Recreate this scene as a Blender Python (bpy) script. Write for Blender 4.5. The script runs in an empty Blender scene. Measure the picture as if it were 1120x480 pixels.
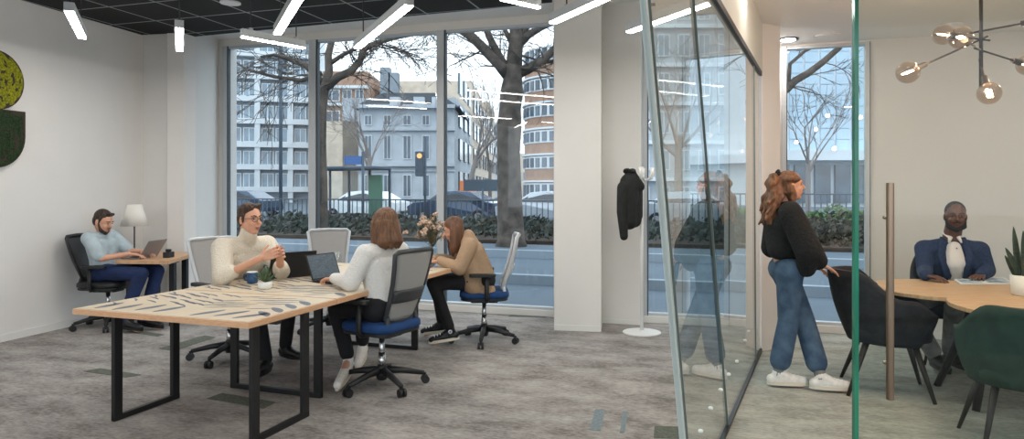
import bpy, bmesh, math, random
from mathutils import Vector, Matrix, noise
random.seed(7)
SC = bpy.context.scene
COL = SC.collection
PI = math.pi
F0, HX, HY, CH = 740.0, 560.0, 207.0, 1.47

def at(px, py, D):
    return Vector(((px-HX)/F0*D, D, CH-(py-HY)/F0*D))
def onz(px, py, z):
    D = (CH-z)*F0/(py-HY)
    return Vector(((px-HX)/F0*D, D, z))
def V(*a): return Vector(a)
def lin(c):
    c = c/255.0
    return c/12.92 if c <= .04045 else ((c+.055)/1.055)**2.4
def rgb(r, g, b): return (lin(r), lin(g), lin(b), 1.0)

# ------------------------------------------------------------------ materials
def nn(nt, t, **kw):
    n = nt.nodes.new(t)
    for k, v in kw.items(): setattr(n, k, v)
    return n
def mat(name, c, rough=.6, metal=0.0, var=0.0, scale=20.0, bump=0.0, bscale=None, spec=.5, c2=None, stretch=None, coat=0.0, detail=4.0, lo=.35, hi=.65):
    m = bpy.data.materials.new(name); m.use_nodes = True
    nt = m.node_tree; b = nt.nodes['Principled BSDF']
    col = rgb(*c)
    b.inputs['Base Color'].default_value = col
    b.inputs['Roughness'].default_value = rough
    b.inputs['Metallic'].default_value = metal
    b.inputs['Specular IOR Level'].default_value = spec
    if coat: b.inputs['Coat Weight'].default_value = coat
    if var or c2 or bump:
        tc = nn(nt, 'ShaderNodeTexCoord'); mp = nn(nt, 'ShaderNodeMapping')
        nt.links.new(tc.outputs['Object'], mp.inputs['Vector'])
        if stretch: mp.inputs['Scale'].default_value = stretch
    if var or c2:
        no = nn(nt, 'ShaderNodeTexNoise'); no.inputs['Scale'].default_value = scale
        no.inputs['Detail'].default_value = detail
        nt.links.new(mp.outputs['Vector'], no.inputs['Vector'])
        cr = nn(nt, 'ShaderNodeValToRGB')
        if c2: a_, b_ = col, rgb(*c2)
        else:
            a_ = tuple(x*(1-var) for x in col[:3])+(1,); b_ = tuple(min(1, x*(1+var)) for x in col[:3])+(1,)
        cr.color_ramp.elements[0].color = a_; cr.color_ramp.elements[1].color = b_
        cr.color_ramp.elements[0].position = lo; cr.color_ramp.elements[1].position = hi
        nt.links.new(no.outputs['Fac'], cr.inputs['Fac'])
        nt.links.new(cr.outputs['Color'], b.inputs['Base Color'])
    if bump:
        n2 = nn(nt, 'ShaderNodeTexNoise'); n2.inputs['Scale'].default_value = bscale or scale
        n2.inputs['Detail'].default_value = 4
        nt.links.new(mp.outputs['Vector'], n2.inputs['Vector'])
        bp = nn(nt, 'ShaderNodeBump'); bp.inputs['Strength'].default_value = bump; bp.inputs['Distance'].default_value = .02
        nt.links.new(n2.outputs['Fac'], bp.inputs['Height']); nt.links.new(bp.outputs['Normal'], b.inputs['Normal'])
    return m
def glass_mat(name, tint, ior=1.45, rough=0.0, boost=1.0, base=0.0):
    m = bpy.data.materials.new(name); m.use_nodes = True
    nt = m.node_tree; nt.nodes.clear()
    out = nn(nt, 'ShaderNodeOutputMaterial'); mx = nn(nt, 'ShaderNodeMixShader')
    tr = nn(nt, 'ShaderNodeBsdfTransparent'); gl = nn(nt, 'ShaderNodeBsdfGlossy')
    fr = nn(nt, 'ShaderNodeFresnel'); mu = nn(nt, 'ShaderNodeMath', operation='MULTIPLY_ADD')
    tr.inputs['Color'].default_value = tint+(1,); gl.inputs['Roughness'].default_value = rough
    gl.inputs['Color'].default_value = (1, 1, 1, 1)
    fr.inputs['IOR'].default_value = ior
    mu.inputs[1].default_value = boost; mu.inputs[2].default_value = base; mu.use_clamp = True
    geo = nn(nt, 'ShaderNodeNewGeometry'); inv = nn(nt, 'ShaderNodeMath', operation='SUBTRACT'); inv.inputs[0].default_value = 1
    fin = nn(nt, 'ShaderNodeMath', operation='MULTIPLY')
    nt.links.new(geo.outputs['Backfacing'], inv.inputs[1])
    nt.links.new(fr.outputs[0], mu.inputs[0]); nt.links.new(mu.outputs[0], fin.inputs[0]); nt.links.new(inv.outputs[0], fin.inputs[1])
    nt.links.new(fin.outputs[0], mx.inputs['Fac'])
    nt.links.new(tr.outputs[0], mx.inputs[1]); nt.links.new(gl.outputs[0], mx.inputs[2]); nt.links.new(mx.outputs[0], out.inputs['Surface'])
    return m
def emit(name, c, s):
    m = bpy.data.materials.new(name); m.use_nodes = True
    nt = m.node_tree; nt.nodes.clear()
    out = nn(nt, 'ShaderNodeOutputMaterial'); e = nn(nt, 'ShaderNodeEmission')
    e.inputs['Color'].default_value = tuple(c)+(1,); e.inputs['Strength'].default_value = s
    nt.links.new(e.outputs[0], out.inputs['Surface'])
    return m

M = {}
M['wall'] = mat('painted_wall', (226, 223, 219), .85, var=.012, scale=3, bump=.03, bscale=180)
M['wall_grey'] = mat('painted_bulkhead', (205, 209, 203), .7)
M['white'] = mat('white_paint', (232, 232, 230), .45)
M['whitem'] = mat('white_metal', (235, 235, 233), .3)
M['trimw'] = mat('white_trim', (228, 226, 222), .5)
M['frame'] = mat('window_aluminium', (196, 200, 203), .45, .1)
M['framed'] = mat('window_gasket', (72, 80, 86), .5)
M['black'] = mat('black_steel', (24, 24, 26), .42, var=.1, scale=30)
M['plastic'] = mat('black_plastic', (26, 27, 29), .5)
M['char'] = mat('charcoal_plastic', (54, 56, 60), .5)
M['chrome'] = mat('chrome', (190, 190, 192), .2, 1.0)
M['steel'] = mat('brushed_steel', (158, 134, 114), .28, 1.0, var=.1, scale=60, stretch=(1, 1, .05))
M['mesh'] = mat('grey_mesh_fabric', (160, 158, 156), .85, bump=.25, bscale=420, var=.06, scale=300)
M['seatblue'] = mat('blue_seat_fabric', (24, 62, 112), .9, var=.25, scale=260)
M['plywood'] = mat('plywood_edge', (214, 168, 130), .55, var=.12, scale=30, stretch=(1, 1, 14))
M['cream'] = mat('cream_laminate', (214, 198, 172), .42, var=.05, scale=6, stretch=(1, 8, 1))
M['inkblue'] = mat('slate_print', (92, 100, 112), .45, var=.12, scale=40)
M['oak'] = mat('oak_veneer', (208, 176, 138), .45, c2=(188, 150, 110), scale=9, stretch=(1, 9, 1), detail=6)
M['beech'] = mat('beech_top', (201, 160, 122), .45, var=.1, scale=10, stretch=(1, 9, 1))
M['skin'] = mat('fair_skin', (214, 160, 132), .5, var=.06, scale=14)
M['skind'] = mat('deep_skin', (98, 64, 48), .42, var=.12, scale=14)
M['hairb'] = mat('dark_brown_hair', (52, 36, 27), .55, var=.4, scale=60, stretch=(1, 1, .2), bump=.6, bscale=90)
M['hairm'] = mat('brown_hair', (66, 47, 35), .5, var=.35, scale=60, stretch=(1, 1, .15), bump=.6, bscale=90)
M['haira'] = mat('auburn_hair', (104, 68, 46), .5, var=.4, scale=45, stretch=(1, 1, .12), bump=.8, bscale=70)
M['hairc'] = mat('copper_hair', (118, 78, 52), .5, var=.4, scale=45, stretch=(1, 1, .2), bump=.9, bscale=60)
M['hairk'] = mat('black_hair', (18, 15, 14), .7, bump=.4, bscale=300)
M['knit'] = mat('cream_knit', (232, 222, 204), .9, var=.08, scale=120, bump=.7, bscale=110)
M['whiteknit'] = mat('white_knit', (222, 220, 216), .9, var=.06, scale=120, bump=.5, bscale=60)
M['shirtblue'] = mat('light_blue_cotton', (172, 186, 192), .85, var=.12, scale=9, bump=.6, bscale=12)
M['denim'] = mat('blue_denim', (84, 108, 132), .9, c2=(56, 78, 104), scale=9, bump=.5, bscale=14)
M['denimd'] = mat('navy_denim', (26, 44, 84), .9, var=.25, scale=10, bump=.5, bscale=14)
M['trousk'] = mat('black_trousers', (24, 24, 28), .85, var=.2, scale=10, bump=.4, bscale=12)
M['trousg'] = mat('grey_trousers', (142, 140, 136), .9, c2=(108, 106, 104), scale=14, bump=.4, bscale=14)
M['blackknit'] = mat('black_knit', (26, 27, 28), .95, var=.3, scale=60, bump=.5, bscale=50)
M['blazer'] = mat('beige_blazer_wool', (178, 150, 122), .9, c2=(158, 130, 104), scale=120, bump=.4, bscale=16)
M['suit'] = mat('blue_suit_wool', (34, 56, 92), .85, c2=(26, 42, 74), scale=60, bump=.35, bscale=14)
M['shirtw'] = mat('white_shirt', (225, 222, 222), .8, bump=.5, bscale=16)
M['jacketk'] = mat('black_jacket', (24, 26, 26), .8, var=.3, scale=12, bump=.8, bscale=18)
M['sneaker'] = mat('white_sneaker', (236, 232, 226), .6, var=.08, scale=30)
M['sole'] = mat('rubber_sole', (226, 216, 200), .6)
M['sock'] = mat('grey_sock', (128, 128, 126), .95)
M['shoek'] = mat('black_shoe', (18, 18, 20), .35)
M['glassk'] = mat('spectacle_frame', (40, 30, 26), .4)
M['eye'] = mat('eye', (30, 24, 20), .2)
M['eyew'] = mat('eye_white', (186, 168, 158), .3)
M['lip'] = mat('lip', (170, 100, 88), .5)
M['lipd'] = mat('dark_lip', (92, 52, 44), .5)
M['velvk'] = mat('black_velvet', (34, 34, 38), .85, var=.3, scale=14, bump=.3, bscale=20)
M['velvg'] = mat('green_velvet', (34, 62, 50), .8, c2=(26, 48, 40), scale=8, bump=.2, bscale=18)
M['woodk'] = mat('black_stained_wood', (40, 34, 32), .5, var=.2, scale=30, stretch=(1, 1, .1))
M['pot'] = mat('white_ceramic', (226, 226, 222), .3)
M['leaf'] = mat('succulent_leaf', (92, 112, 78), .5, c2=(58, 78, 52), scale=18)
M['leafs'] = mat('snake_plant_leaf', (60, 76, 52), .5, c2=(36, 50, 38), scale=30, stretch=(.3, .3, 2))
M['leafe'] = mat('pale_leaf_margin', (170, 140, 96), .5)
M['mug'] = mat('blue_mug_glaze', (44, 84, 124), .25)
M['screen'] = mat('screen', (96, 112, 124), .3)
M['alu'] = mat('grey_aluminium', (150, 150, 154), .35, .6)
M['petal'] = mat('dried_petal', (224, 205, 188), .8, c2=(178, 140, 116), scale=30)
M['stem'] = mat('dry_stem', (96, 92, 66), .8)
M['mossy'] = mat('lime_moss', (158, 158, 20), .95, c2=(92, 94, 8), scale=60, bump=1, bscale=60)
M['mossd'] = mat('dark_moss', (40, 62, 28), .95, c2=(20, 36, 14), scale=60, bump=1, bscale=60)
M['mossedge'] = mat('moss_panel_edge', (52, 42, 30), .8)
M['shade'] = mat('lamp_fabric', (232, 228, 220), .9)
M['paper'] = mat('magazine_page', (186, 204, 216), .4, c2=(96, 120, 140), scale=14, lo=.5, hi=.6)
M['paperw'] = mat('magazine_paper', (230, 230, 230), .5)
# outdoors
M['bark'] = mat('plane_bark', (98, 88, 80), .9, c2=(60, 54, 50), scale=3.5, bump=.8, bscale=8)
M['twig'] = mat('twig_bark', (128, 120, 116), .9)
M['stone'] = mat('pale_stone', (178, 184, 190), .9, var=.1, scale=1.2)
M['stoned'] = mat('grey_stone', (140, 148, 156), .9, var=.1, scale=1.2)
M['slate'] = mat('slate_roof', (50, 55, 62), .8, var=.15, scale=4)
M['brickw'] = mat('warm_brick', (164, 132, 112), .9, var=.12, scale=2)
M['brickp'] = mat('pale_brick', (206, 190, 172), .9, var=.1, scale=1.5)
M['concw'] = mat('white_concrete', (214, 220, 224), .85, var=.04, scale=1)
M['winb'] = mat('outdoor_window_glass', (70, 84, 98), .15, spec=.8, var=.4, scale=.5)
M['winl'] = mat('curtained_window_glass', (122, 140, 154), .15, spec=.8, var=.25, scale=.6)
M['winw'] = mat('white_window_frame', (222, 226, 228), .6)
M['asphalt'] = mat('asphalt', (66, 80, 92), .8, var=.08, scale=1.5)
M['pave'] = mat('pavement_slab', (84, 98, 110), .8, var=.08, scale=1.2)
M['kerb'] = mat('kerb_stone', (140, 152, 162), .8)
M['soil'] = mat('planting_bed', (58, 50, 42), .95, var=.3, scale=5)
M['hedge'] = mat('hedge_leaf', (92, 124, 62), .8, c2=(54, 78, 38), scale=8)
M['shrub'] = mat('winter_shrub', (84, 72, 56), .9, c2=(52, 54, 40), scale=10)
M['ivyl'] = mat('dark_evergreen_leaf', (30, 42, 40), .8, c2=(52, 62, 52), scale=10)
M['rail'] = mat('blue_grey_railing', (64, 78, 92), .6)
M['cars'] = mat('silver_car_paint', (168, 176, 184), .25, .3, coat=.5)
M['carb'] = mat('dark_blue_car_paint', (44, 66, 92), .25, .3, coat=.5)
M['carw'] = mat('white_car_paint', (222, 226, 230), .3, coat=.5)
M['carg'] = mat('car_glass', (26, 34, 42), .1)
M['tyre'] = mat('tyre', (22, 22, 24), .9)
M['orange'] = mat('orange_sign', (214, 120, 66), .6)
M['green'] = mat('green_poster', (66, 112, 92), .5)
M['red'] = mat('red_sign', (196, 60, 44), .6)
M['blue'] = mat('blue_sign', (60, 100, 160), .6)
M['glassw'] = glass_mat('window_glass', (.93, .96, .975), 1.5, boost=1.0)
M['glassp'] = glass_mat('partition_glass', (.90, .945, .925), 1.5, boost=1.15, base=.015)
M['glassd'] = glass_mat('door_glass', (.93, .96, .945), 1.45, boost=.6)
M['glassedge'] = mat('green_glass_edge', (40, 128, 98), .15, var=.35, scale=12, stretch=(1, 1, .25))
M['glassedgel'] = mat('pale_glass_edge', (206, 216, 214), .1, spec=.8)
M['glassedged'] = mat('dark_glass_joint', (112, 122, 120), .3)
M['frost'] = mat('frosted_dot', (238, 242, 240), .6)
M['amber'] = glass_mat('smoked_bulb_glass', (.80, .70, .62), 1.5, boost=1.0, base=.04)
M['clear'] = glass_mat('clear_glass', (.95, .97, .97), 1.5)
M['lampon'] = emit('lamp_diffuser', (1, .96, .91), 26)
M['fil'] = emit('glowing_filament', (1, .62, .34), 260)
M['spot'] = emit('downlight_lens', (1, .95, .90), 80)
M['dglow'] = emit('street_light_glow', (1, .5, .2), 1.0)

# ------------------------------------------------------------------ mesh builder
class MB:
    def __init__(s): s.v = []; s.f = []; s.m = []; s.mi = 0
    def add(s, vs, fs, T=None):
        o = len(s.v)
        s.v += [(T @ Vector(p) if T is not None else Vector(p)) for p in vs]
        s.f += [tuple(i+o for i in f) for f in fs]; s.m += [s.mi]*len(fs)
        return s
    def box(s, c, d, rz=0, T=None):
        x, y, z = d[0]/2, d[1]/2, d[2]/2
        vs = [(-x,-y,-z),(x,-y,-z),(x,y,-z),(-x,y,-z),(-x,-y,z),(x,-y,z),(x,y,z),(-x,y,z)]
        fs = [(3,2,1,0),(4,5,6,7),(0,1,5,4),(1,2,6,5),(2,3,7,6),(3,0,4,7)]
        Q = Matrix.Translation(Vector(c)) @ Matrix.Rotation(rz, 4, 'Z')
        if T is not None: Q = T @ Q
        return s.add(vs, fs, Q)
    def prism(s, poly, z0, z1, T=None):
        n = len(poly)
        vs = [(p[0], p[1], z0) for p in poly]+[(p[0], p[1], z1) for p in poly]
        fs = [tuple(range(n-1, -1, -1)), tuple(range(n, 2*n))]+[(i, (i+1) % n, n+(i+1) % n, n+i) for i in range(n)]
        return s.add(vs, fs, T)
    def hexa(s, lo, hi):     # lo/hi: 4 world points each, counter-clockwise
        return s.add(list(lo)+list(hi), [(3,2,1,0),(4,5,6,7),(0,1,5,4),(1,2,6,5),(2,3,7,6),(3,0,4,7)])
    def tube(s, pts, r, n=10, closed=False, T=None, flat=1.0):
        pts = [Vector(p) for p in pts]; k = len(pts)
        R = r if isinstance(r, (list, tuple)) else [r]*k
        vs = []; fs = []; prev = None
        for i in range(k):
            if closed: d = pts[(i+1) % k]-pts[i-1]
            elif i == 0: d = pts[1]-pts[0]
            elif i == k-1: d = pts[-1]-pts[-2]
            else: d = (pts[i+1]-pts[i]).normalized()+(pts[i]-pts[i-1]).normalized()
            d.normalize()
            if prev is None:
                a = Vector((0, 0, 1)) if abs(d.z) < .9 else Vector((0, 1, 0))
                u = d.cross(a).normalized()
            else:
                u = (prev-d*prev.dot(d)).normalized()
            w = d.cross(u); prev = u
            for j in range(n):
                t = 2*PI*j/n
                vs.append(pts[i]+(u*math.cos(t)+w*math.sin(t)*flat)*R[i])
        for i in range(k if closed else k-1):
            a0 = i*n; b0 = ((i+1) % k)*n
            for j in range(n):
                fs.append((a0+j, a0+(j+1) % n, b0+(j+1) % n, b0+j))
        if not closed:
            fs.append(tuple(range(n-1, -1, -1))); fs.append(tuple((k-1)*n+j for j in range(n)))
        return s.add(vs, fs, T)
    def lathe(s, prof, c=(0,0,0), n=24, T=None):   # prof: (r, z)
        vs = []; fs = []
        for r, z in prof:
            for j in range(n):
                t = 2*PI*j/n; vs.append((c[0]+r*math.cos(t), c[1]+r*math.sin(t), c[2]+z))
        for i in range(len(prof)-1):
            for j in range(n):
                fs.append((i*n+j, i*n+(j+1) % n, (i+1)*n+(j+1) % n, (i+1)*n+j))
        if prof[0][0] > 1e-5: fs.append(tuple(range(n-1, -1, -1)))
        if prof[-1][0] > 1e-5: fs.append(tuple((len(prof)-1)*n+j for j in range(n)))
        return s.add(vs, fs, T)
    def ell(s, c, r, R=None, n=14, k=9):
        if not isinstance(r, (list, tuple, Vector)): r = (r, r, r)
        vs = [(0, 0, -r[2])]; fs = []
        for i in range(1, k):
            a = -PI/2+PI*i/k
            for j in range(n):
                t = 2*PI*j/n; vs.append((r[0]*math.cos(a)*math.cos(t), r[1]*math.cos(a)*math.sin(t), r[2]*math.sin(a)))
        vs.append((0, 0, r[2]))
        for j in range(n): fs.append((0, 1+(j+1) % n, 1+j))
        for i in range(k-2):
            for j in range(n):
                fs.append((1+i*n+j, 1+i*n+(j+1) % n, 1+(i+1)*n+(j+1) % n, 1+(i+1)*n+j))
        L = len(vs)-1
        for j in range(n): fs.append((L, 1+(k-2)*n+j, 1+(k-2)*n+(j+1) % n))
        T = Matrix.Translation(Vector(c))
        if R is not None: T = T @ R.to_4x4()
        return s.add(vs, fs, T)
    def cap(s, a, ra, b, rb, n=12):
        a = Vector(a); b = Vector(b); d = b-a; L = d.length
        if L < 1e-6: return s.ell(a, ra)
        z = d/L; pts = []; rr = []
        for i in range(1, 5):
            t = PI/2*i/4; pts.append(a-z*ra*math.cos(t)); rr.append(ra*math.sin(t))
        for i in range(4, 0, -1):
            t = PI/2*i/4; pts.append(b+z*rb*math.cos(t)); rr.append(rb*math.sin(t))
        pts.insert(0, a-z*ra); rr.insert(0, ra*.02); pts.append(b+z*rb); rr.append(rb*.02)
        return s.tube(pts, rr, n)
    def cloth(s, f, nu, nv, th=.004):   # f(u,v)->point, thin two-sided sheet with real thickness
        P = [[Vector(f(i/nu, j/nv)) for j in range(nv+1)] for i in range(nu+1)]
        def N(i, j):
            a = P[min(i+1, nu)][j]-P[max(i-1, 0)][j]; b = P[i][min(j+1, nv)]-P[i][max(j-1, 0)]
            c = a.cross(b); return c.normalized() if c.length > 1e-9 else Vector((0, 0, 1))
        w = nv+1; n = (nu+1)*w
        vs = [P[i][j]+N(i, j)*th/2 for i in range(nu+1) for j in range(w)]+[P[i][j]-N(i, j)*th/2 for i in range(nu+1) for j in range(w)]
        fs = []
        for i in range(nu):
            for j in range(nv):
                a = i*w+j; fs.append((a, a+w, a+w+1, a+1)); fs.append((n+a, n+a+1, n+a+w+1, n+a+w))
        for i in range(nu):
            a = i*w; fs.append((a, n+a, n+a+w, a+w)); a = i*w+nv; fs.append((a, a+w, n+a+w, n+a))
        for j in range(nv):
            fs.append((j, j+1, n+j+1, n+j)); a = nu*w+j; fs.append((a, n+a, n+a+1, a+1))
        return s.add(vs, fs)
    def build(s, name, mats, parent=None, smooth=False, bevel=0, world=False, org=None, remesh=0, sm=0, subd=0):
        me = bpy.data.meshes.new(name)
        off = Vector((0, 0, 0))
        if parent is not None and world:
            off = parent['_o'] if '_o' in parent else parent.location
            off = Vector(off)
        elif parent is None and org is not None:
            off = Vector(org)
        elif parent is None and world:
            xs = [p.x for p in s.v]; ys = [p.y for p in s.v]
            off = Vector(((min(xs)+max(xs))/2, (min(ys)+max(ys))/2, min(p.z for p in s.v)))
        me.from_pydata([p-off for p in s.v], [], s.f)
        if not isinstance(mats, (list, tuple)): mats = [mats]
        for m in mats: me.materials.append(m)
        if len(mats) > 1: me.polygons.foreach_set('material_index', s.m)
        bm = bmesh.new(); bm.from_mesh(me); bmesh.ops.recalc_face_normals(bm, faces=bm.faces); bm.to_mesh(me); bm.free()
        if smooth: me.polygons.foreach_set('use_smooth', [True]*len(me.polygons))
        o = bpy.data.objects.new(name, me); COL.objects.link(o)
        if remesh:
            r = o.modifiers.new('r', 'REMESH'); r.mode = 'VOXEL'; r.voxel_size = remesh; r.use_smooth_shade = True
            if sm:
                q = o.modifiers.new('s', 'SMOOTH'); q.factor = .5; q.iterations = sm
            bake(o)
            me = o.data
            if len(me.materials) == 0: me.materials.append(mats[0])
            me.polygons.foreach_set('use_smooth', [True]*len(me.polygons))
        if bevel:
            b = o.modifiers.new('b', 'BEVEL'); b.width = bevel; b.segments = 2; b.limit_method = 'ANGLE'
        if subd:
            b = o.modifiers.new('d', 'SUBSURF'); b.levels = subd; b.render_levels = subd
        if parent is not None: o.parent = parent
        else: o.location = off
        return o
def bake(o):
    dg = bpy.context.evaluated_depsgraph_get()
    me = bpy.data.meshes.new_from_object(o.evaluated_get(dg))
    mats = [m for m in o.data.materials]
    o.modifiers.clear(); o.data = me
    if len(me.materials) == 0:
        for m in mats: me.materials.append(m)
def tag(o, label=None, cat=None, group=None, kind=None):
    if label: o['label'] = label
    if cat: o['category'] = cat
    if group: o['group'] = group
    if kind: o['kind'] = kind
    return o
def thing(name, loc, rz=0, label=None, cat=None, group=None):
    o = bpy.data.objects.new(name, None); o.empty_display_size = .1; COL.objects.link(o)
    o.location = loc; o.rotation_euler = (0, 0, rz)
    return tag(o, label, cat, group)
def copy_tree(o, parent=None):
    c = o.copy(); COL.objects.link(c)
    if parent is not None: c.parent = parent
    for ch in [x for x in bpy.data.objects if x.parent == o]: copy_tree(ch, c)
    return c
def rz_of(dx, dy): return math.atan2(dy, dx)-PI/2     # things are modelled facing local +Y
def struct(o): o['kind'] = 'structure'; return o

# ------------------------------------------------------------------ room directions
WS = -.31
def winY(x): return 7.95+WS*x                      # window wall plane
AW = math.atan(WS)
U = V(math.cos(AW), math.sin(AW), 0); W_ = V(-math.sin(AW), math.cos(AW), 0)
def wpx(px, off=0.0):                              # point of the window wall seen at column px
    k = (px-HX)/F0; D = 7.95/(1-WS*k); return V(k*D, D, 0)+W_*off
def slab(b, p, q, z0, z1, t0, t1, nrm=None):       # upright slab between plan points p, q, thickness t0..t1 along the wall normal
    n = nrm or W_
    p = V(p[0], p[1], 0); q = V(q[0], q[1], 0)
    lo = [p+n*t0, q+n*t0, q+n*t1, p+n*t1]
    return b.hexa([v+V(0, 0, z0) for v in lo], [v+V(0, 0, z1) for v in lo])
# ================================================================== camera, light of the day
cam = bpy.data.cameras.new('camera'); co = bpy.data.objects.new('camera', cam); COL.objects.link(co)
co.location = (0, 0, CH); co.rotation_euler = (PI/2, 0, 0)
cam.sensor_width = 36; cam.lens = F0/1120*36; cam.shift_y = -(240-HY)/1120; cam.clip_start = .05; cam.clip_end = 500
SC.camera = co
w = bpy.data.worlds.new('overcast_sky'); SC.world = w; w.use_nodes = True
bg = w.node_tree.nodes['Background']; bg.inputs[0].default_value = (.84, .93, 1.0, 1); bg.inputs[1].default_value = 1.4
SC.view_settings.view_transform = 'Standard'; SC.view_settings.look = 'None'; SC.view_settings.gamma = 1
SC.view_settings.exposure = 0.75
SC.cycles.max_bounces = 10; SC.cycles.transparent_max_bounces = 24; SC.cycles.diffuse_bounces = 4
SC.cycles.caustics_reflective = False; SC.cycles.caustics_refractive = False
SC.cycles.sample_clamp_indirect = 6
SC.cycles.use_denoising = True

# ================================================================== the room
CZ, CW, CM = 3.34, 3.5, 2.98
LWx = lambda D: -4.919+.243*(D-6.5)
def part_x(D): return 1.235+.47*(D-3.98)
# floor with carpet
def carpet(name, a, b, c):
    m = mat(name, a, .97)
    nt = m.node_tree; bs = nt.nodes['Principled BSDF']; bs.inputs['Specular IOR Level'].default_value = .15
    tc = nn(nt, 'ShaderNodeTexCoord'); mp = nn(nt, 'ShaderNodeMapping'); mp.inputs['Rotation'].default_value = (0, 0, -AW)
    nt.links.new(tc.outputs['Object'], mp.inputs['Vector'])
    def noise_(sc, st, det=5, rough=.6):
        m2 = nn(nt, 'ShaderNodeMapping'); m2.inputs['Scale'].default_value = st; nt.links.new(mp.outputs[0], m2.inputs['Vector'])
        n = nn(nt, 'ShaderNodeTexNoise'); n.inputs['Scale'].default_value = sc; n.inputs['Detail'].default_value = det; n.inputs['Roughness'].default_value = rough
        nt.links.new(m2.outputs[0], n.inputs['Vector']); return n
    n1 = noise_(2.6, (.75, 1.4, 1), 10, .75); n2 = noise_(34, (.7, 1.5, 1)); n3 = noise_(260, (1, 1, 1), 2)
    ck = nn(nt, 'ShaderNodeTexVoronoi'); ck.inputs['Scale'].default_value = 1.0
    m3 = nn(nt, 'ShaderNodeMapping'); m3.inputs['Scale'].default_value = (1.0, 4.0, 1)
    nt.links.new(mp.outputs[0], m3.inputs['Vector'])
    br = nn(nt, 'ShaderNodeTexBrick'); br.inputs['Scale'].default_value = 1.0; br.inputs['Brick Width'].default_value = 1.0; br.inputs['Row Height'].default_value = .25
    br.inputs['Mortar Size'].default_value = 0; br.inputs['Color1'].default_value = (.35,)*3+(1,); br.inputs['Color2'].default_value = (.65,)*3+(1,)
    nt.links.new(mp.outputs[0], br.inputs['Vector'])
    def mm(op, x, y):
        n = nn(nt, 'ShaderNodeMath', operation=op)
        for i, q in enumerate((x, y)):
            if isinstance(q, (int, float)): n.inputs[i].default_value = q
            else: nt.links.new(q, n.inputs[i])
        return n.outputs[0]
    s = mm('ADD', mm('MULTIPLY', n1.outputs['Fac'], 1.15), mm('MULTIPLY', n2.outputs['Fac'], .55))
    s = mm('ADD', s, mm('MULTIPLY', n3.outputs['Fac'], .35)); s = mm('ADD', s, mm('MULTIPLY', br.outputs['Color'], .16))
    s = mm('SUBTRACT', s, .62)
    cr = nn(nt, 'ShaderNodeValToRGB'); e = cr.color_ramp.elements
    e[0].position = .30; e[0].color = rgb(*b); e[1].position = .72; e[1].color = rgb(*c)
    x = e.new(.5); x.color = rgb(*a)
    nt.links.new(s, cr.inputs['Fac']); nt.links.new(cr.outputs[0], bs.inputs['Base Color'])
    bp = nn(nt, 'ShaderNodeBump'); bp.inputs['Strength'].default_value = .35; bp.inputs['Distance'].default_value = .01
    nt.links.new(s, bp.inputs['Height']); nt.links.new(bp.outputs[0], bs.inputs['Normal'])
    return m
M['carpet'] = carpet('grey_streaked_carpet', (154, 149, 145), (112, 107, 103), (182, 177, 172))
M['carpetm'] = carpet('pale_streaked_carpet', (166, 168, 160), (134, 136, 128), (190, 192, 184))
M['inlayg'] = mat('green_grey_carpet', (104, 108, 96), .97, c2=(78, 84, 76), scale=50)
M['inlayb'] = mat('blue_grey_carpet', (128, 140, 146), .97, c2=(112, 124, 130), scale=50)
p0 = V(part_x(-2), -2, 0); p1 = V(part_x(6.2), 6.2, 0); p2 = V(2.55, winY(2.55)+.1, 0)
b = MB(); b.prism([(-7.5, -2), (p0.x, -2), (p1.x, p1.y), (p2.x, p2.y), (-7, winY(-7)+.1)], -.12, 0)
floor = struct(b.build('floor', M['carpet'], world=True, org=(0, 0, 0)))
b = MB(); b.prism([(p0.x, -2), (7.5, -2), (7.5, winY(7.5)+.1), (p2.x, p2.y), (p1.x, p1.y)], -.12, 0)
struct(b.build('floor', M['carpetm'], world=True, org=(0, 0, 0)))
def inlay(pts, m):
    b = MB(); q = [onz(x, y, 0) for x, y in pts]; b.prism([(v.x, v.y) for v in q], .0, .003)
    return b.build('carpet_inlay', M[m], floor, world=False)
for pts, m in [([(91, 406), (110, 403), (155, 410), (138, 413)], 'inlayg'), ([(138, 363), (146, 361), (180, 366), (172, 368)], 'inlayg'),
               ([(174, 381), (224, 367), (236, 369), (190, 384)], 'inlayg'), ([(226, 436), (243, 430), (302, 440), (288, 447)], 'inlayg'),
               ([(716, 466), (744, 467), (744, 480), (715, 479)], 'inlayg'), ([(645, 470), (651, 448), (662, 448), (657, 471)], 'inlayb'),
               ([(678, 473), (681, 450), (687, 450), (683, 473)], 'inlayb'), ([(128, 333), (140, 330), (150, 333), (138, 336)], 'inlayg'),
               ([(560, 343.5), (600, 345), (598, 347), (556, 346)], 'inlayg')]:
    inlay(pts, m)
# left wall and the stretch of back wall beside the windows
def upright(name, p, q, z0, z1, t, m='wall', flip=1):
    b = MB(); d = (q-p); n = V(-d.y, d.x, 0).normalized()*flip
    lo = [p, q, q+n*t, p+n*t]
    b.hexa([v+V(0, 0, z0) for v in lo], [v+V(0, 0, z1) for v in lo])
    return struct(b.build(name, M[m], world=True))
c0 = V(LWx(8.25), 8.25, 0); l0 = V(LWx(-2), -2, 0)
upright('wall_left', l0, c0, 0, CW, .2)
e0 = V(-3.93, 8.25-.243*(-3.93-c0.x), 0)
j0 = wpx(238)
upright('wall_back', c0, e0, 0, CW, .2)
upright('wall_reveal', e0, j0+W_*.05, 0, CW, .2)
upright('baseboard_left', l0, c0, 0, .07, .012, 'trimw', -1)
upright('baseboard_back', c0, e0, 0, .07, .012, 'trimw', -1)
# window wall
def winwall(a, c, z0=0, z1=CW, t0=0, t1=.25, name='wall_window', m='wall'):
    b = MB(); slab(b, wpx(a), wpx(c), z0, z1, t0, t1); return struct(b.build(name, M[m], world=True))
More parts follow.
